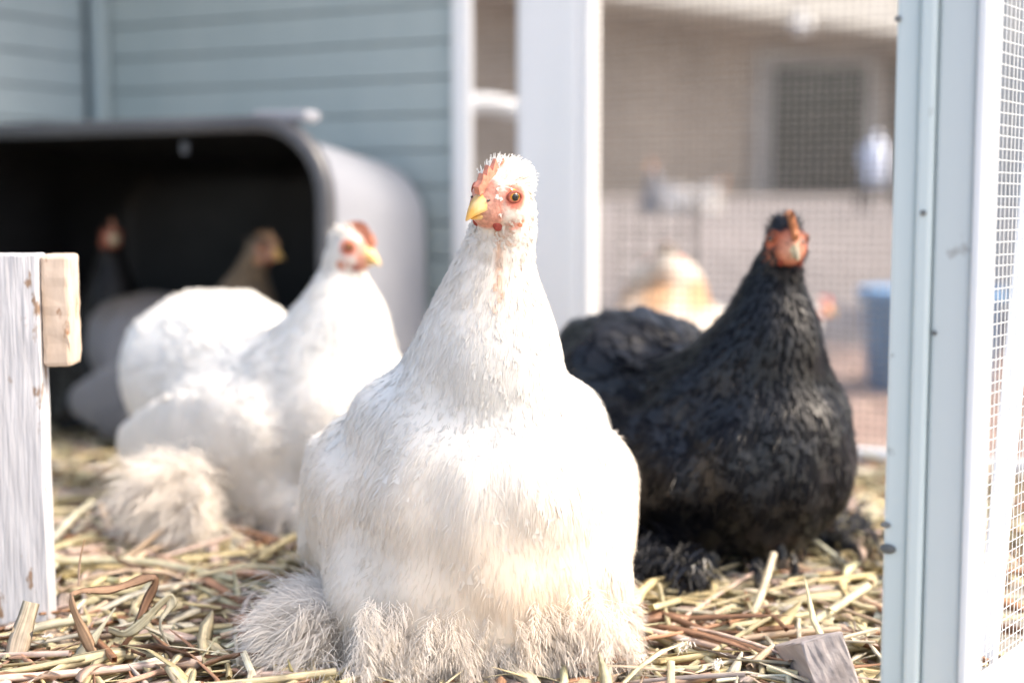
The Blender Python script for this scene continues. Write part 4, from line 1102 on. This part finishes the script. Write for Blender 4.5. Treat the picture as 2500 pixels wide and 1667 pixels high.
def ribbon(name, label, pts, widths, twist, col, col2=None, cat='straw', thick=0.0006, round_=False):
    """one large blade or stem along hand-laid points (Catmull-Rom), with a fold along the middle."""
    P = np.array(pts, float); n = len(P); Q = []; Wq = []; Tq = []
    Pe = np.vstack([2 * P[0] - P[1], P, 2 * P[-1] - P[-2]])
    for i in range(n - 1):
        for t in np.linspace(0, 1, 7, endpoint=(i == n - 2)):
            p0, p1, p2, p3 = Pe[i:i + 4]
            Q.append(0.5 * (2 * p1 + (p2 - p0) * t + (2 * p0 - 5 * p1 + 4 * p2 - p3) * t ** 2 + (3 * p1 - p0 - 3 * p2 + p3) * t ** 3))
            Wq.append(widths[i] * (1 - t) + widths[i + 1] * t); Tq.append(twist[i] * (1 - t) + twist[i + 1] * t)
    rg = np.random.RandomState(len(label) * 7 + int(abs(P[0, 0]) * 1e5) % 997)
    nz_ = np.convolve(rg.normal(0, 1, len(Q) + 4), [.2, .3, .3, .2], 'same')[2:-2]; tz_ = np.convolve(rg.normal(0, 1, len(Q) + 4), [.2, .3, .3, .2], 'same')[2:-2]
    Wq = list(np.array(Wq) * (1 + (0.05 if round_ else 0.28) * nz_)); Tq = list(np.array(Tq) + (0.0 if round_ else 0.35) * tz_)
    Q = np.array(Q); T = unit(np.gradient(Q, axis=0)); V = []; m = len(Q)
    cv = np.array([0, -1.0, 0.15])
    for i in range(m):
        s = unit(np.cross(T[i], cv)); u = np.cross(s, T[i]); a = Tq[i]
        s2 = s * math.cos(a) + u * math.sin(a); u2 = -s * math.sin(a) + u * math.cos(a)
        h = Wq[i] / 2; th = h * 0.9 if round_ else h * 0.35
        for x, y in ((-1, 0), (-.5, .55), (0, .8 if round_ else .35), (.5, .65), (1, 0), (.5, -.6 if round_ else .45), (0, -.8 if round_ else .15), (-.5, -.6 if round_ else .35)):
            V.append(Q[i] + s2 * h * x + u2 * (th * y))
    F = []
    for i in range(m - 1):
        for k_ in range(8):
            k2 = (k_ + 1) % 8; F.append([i * 8 + k_, i * 8 + k2, (i + 1) * 8 + k2, (i + 1) * 8 + k_])
    V = np.array(V); c1 = np.array(col); c2 = np.array(col2 if col2 is not None else col)
    tt = np.repeat(np.linspace(0, 1, m), 8)[:, None]
    cc = c1 * (1 - tt) + c2 * tt; cc = cc * np.tile([0.9, 1, 1.08, 1, .85, .8, .8, .8], m)[:, None]
    al = np.concatenate([[0], np.cumsum(np.linalg.norm(np.diff(Q, axis=0), axis=1))])
    fib = np.stack([np.tile([0, .25, .5, .75, 1, .75, .5, .25], m), np.repeat(al, 8), np.full(8 * m, rg.uniform(0, 20))], 1)
    o = link_mesh(name, mesh_np(name, V, np.array(F), cc, None, True, fib), MATS['straw'])
    return tag(o, label, cat)
def at(px, py, Y):
    th = R(PITCH); f = 50 / 36 * 2352
    cx = (px - 1176) / f; cy = (784 - py) / f
    d = Vector((cx, math.cos(th) + cy * math.sin(th), -math.sin(th) + cy * math.cos(th)))
    return np.array(Vector((0, 0, CAM_H)) + d * (Y / d.y))
BR = (0.36, 0.17, 0.08); BR2 = (0.22, 0.11, 0.07); GR = (0.66, 0.62, 0.44); CR = (0.72, 0.62, 0.46); PK = (0.62, 0.44, 0.34); GY = (0.52, 0.49, 0.42)
ribbon('curled_leaf', 'curled brown dry leaf arching up from the straw at lower left', [at(250, 1575, .80), at(205, 1480, .80), at(165, 1385, .805), at(180, 1358, .81), at(260, 1352, .82), at(355, 1325, .83), at(335, 1385, .83), at(300, 1460, .82), at(240, 1530, .81)],
       [.009, .007, .006, .0045, .0068, .005, .0055, .0042, .001], [.2, .5, .7, .9, .3, .6, .6, .6, .2], (.56,.36,.22), BR2, 'leaf')
ribbon('reed_stub', 'broad split reed piece standing up at the lower left corner', [at(20, 1610, .785), at(38, 1500, .795), at(72, 1382, .805)], [.0115, .0112, .0105], [.1, .05, 0], PK, CR, 'reed')
ribbon('upright_straw', 'thin upright tan stem beside the white wooden leg', [at(180, 1345, .83), at(183, 1290, .835), at(194, 1238, .84)], [.0016, .0018, .0008], [0, .3, .5], PK, (.6, .36, .2))
ribbon('bent_straw', 'pale bent grass blade looping in the lower left straw', [at(430, 1590, .80), at(385, 1480, .81), at(368, 1430, .815), at(392, 1390, .82), at(385, 1372, .82), at(300, 1450, .815), at(250, 1445, .82)], [.007, .004, .0035, .006, .0055, .007, .005], [0, .5, 1, .2, .9, .2, .3], CR, GR)
ribbon('long_straw', 'long grey-green blade slanting across the lower left straw', [at(120, 1600, .80), at(190, 1500, .805), at(265, 1395, .82)], [.006, .009, .003], [.3, .1, .4], GY, GR)
ribbon('rust_straw', 'flat rust-brown blade lying in front of the second white hen', [at(330, 1265, 1.03), at(430, 1310, .98), at(560, 1380, .93)], [.006, .008, .004], [.8, .6, .5], PK, (.45, .22, .12))
ribbon('rust_leaf', 'pointed rust-red leaf sticking up under the front white hen', [at(1085, 1600, .785), at(1115, 1550, .785), at(1142, 1518, .79)], [.006, .006, .0006], [0, .2, .4], (.34, .12, .06), (.45, .17, .09), 'leaf')
ribbon('straw_stem', 'upright pale stem in front of the black hen', [at(1705, 1465, .87), at(1745, 1375, .90), at(1778, 1270, .93)], [.0058, .0058, .0052], [0, 0, 0], GR, CR, round_=True)
ribbon('straw_stem', 'thick pale straw stem lying along the right foreground toward the door post', [at(1690, 1560, .80), at(1840, 1450, .86), at(1995, 1345, .92)], [.0062, .0066, .006], [0, 0, 0], (.70, .64, .42), (.74, .68, .48), round_=True)
ribbon('straw_stem', 'pale stem running from the white hen under the black hen', [at(1500, 1495, .85), at(1600, 1430, .88), at(1740, 1375, .92)], [.0055, .006, .0055], [0, 0, 0], GR, GR, round_=True)
ribbon('straw_stem', 'pale flat-lying stem touching the hem of the black hen', [at(1460, 1390, .92), at(1560, 1375, .93), at(1700, 1350, .95)], [.005, .0055, .005], [0, 0, 0], GR, CR, round_=True)
ribbon('straw_stem', 'short thick stem in front of the grey wooden block', [at(1640, 1500, .83), at(1740, 1478, .84), at(1840, 1480, .84)], [.005, .0055, .005], [0, 0, 0], CR, GR, round_=True)
ribbon('straw_stem', 'pale stem lying across the straw left of the front white hen', [at(120, 1290, 1.0), at(330, 1290, .99), at(540, 1330, .96)], [.006, .006, .005], [0, 0, 0], GR, GR, round_=True)
ribbon('straw_stem', 'grey-green stem slanting up beside the white wooden leg', [at(118, 1240, 1.05), at(165, 1190, 1.08), at(215, 1150, 1.10)], [.007, .007, .006], [0, 0, 0], GY, GR, round_=True)
ribbon('straw_stem', 'pale round stem crossing behind the reed at the lower left edge', [at(-20, 1475, .83), at(90, 1440, .84), at(200, 1420, .85)], [.0055, .0055, .005], [0, 0, 0], GY, GR, round_=True)
ribbon('curled_straw', 'dark thin curl of grass in front of the grey wooden block', [at(1770, 1590, .79), at(1735, 1540, .80), at(1700, 1500, .81), at(1655, 1488, .815)], [.003, .0026, .002, .0006], [.5, .6, .8, .9], BR2, (.28, .2, .17))
# loose down feathers caught in the straw
acc = Acc(); rs = np.random.RandomState(21); nd_ = 46
c_ = inside(400, rs); c_ = c_[(c_[:, 1] < 1.2)][:nd_]; nd_ = len(c_)
Pd = np.stack([c_[:, 0], c_[:, 1], rs.uniform(0.010, 0.020, nd_)], 1)
aa = rs.uniform(0, 6.3, nd_); Dd = np.stack([np.cos(aa), np.sin(aa), rs.uniform(0, .4, nd_)], 1)
plumes(acc, Pd, Dd, np.tile([0, -0.2, 1.0], (nd_, 1)), rs.uniform(0.008, 0.02, nd_), np.tile([0.84, 0.81, 0.77], (nd_, 1)), rs, 40, 0.9, 0.00022, 0.2)
do = acc.build('loose_down', MATS['fluff_white'], None)
tag(do, 'small loose white down feathers lying in the straw', 'down feathers')
# grey wooden block at the lower right
blk = empty('wooden_block', tuple(at(1905, 1560, .76)), R(8))
tag(blk, 'weathered grey wooden block end poking into view beside the door post', 'wood block')
mb_ = Matrix.Rotation(R(-14), 4, 'Y') @ Matrix.Rotation(R(-20), 4, 'X')
rough_board('offcut', (-0.014, -0.02, -0.06), (0.010, 0.06, 0.024), MATS['grey_wood'], blk, 0.0012, 9, mb_)
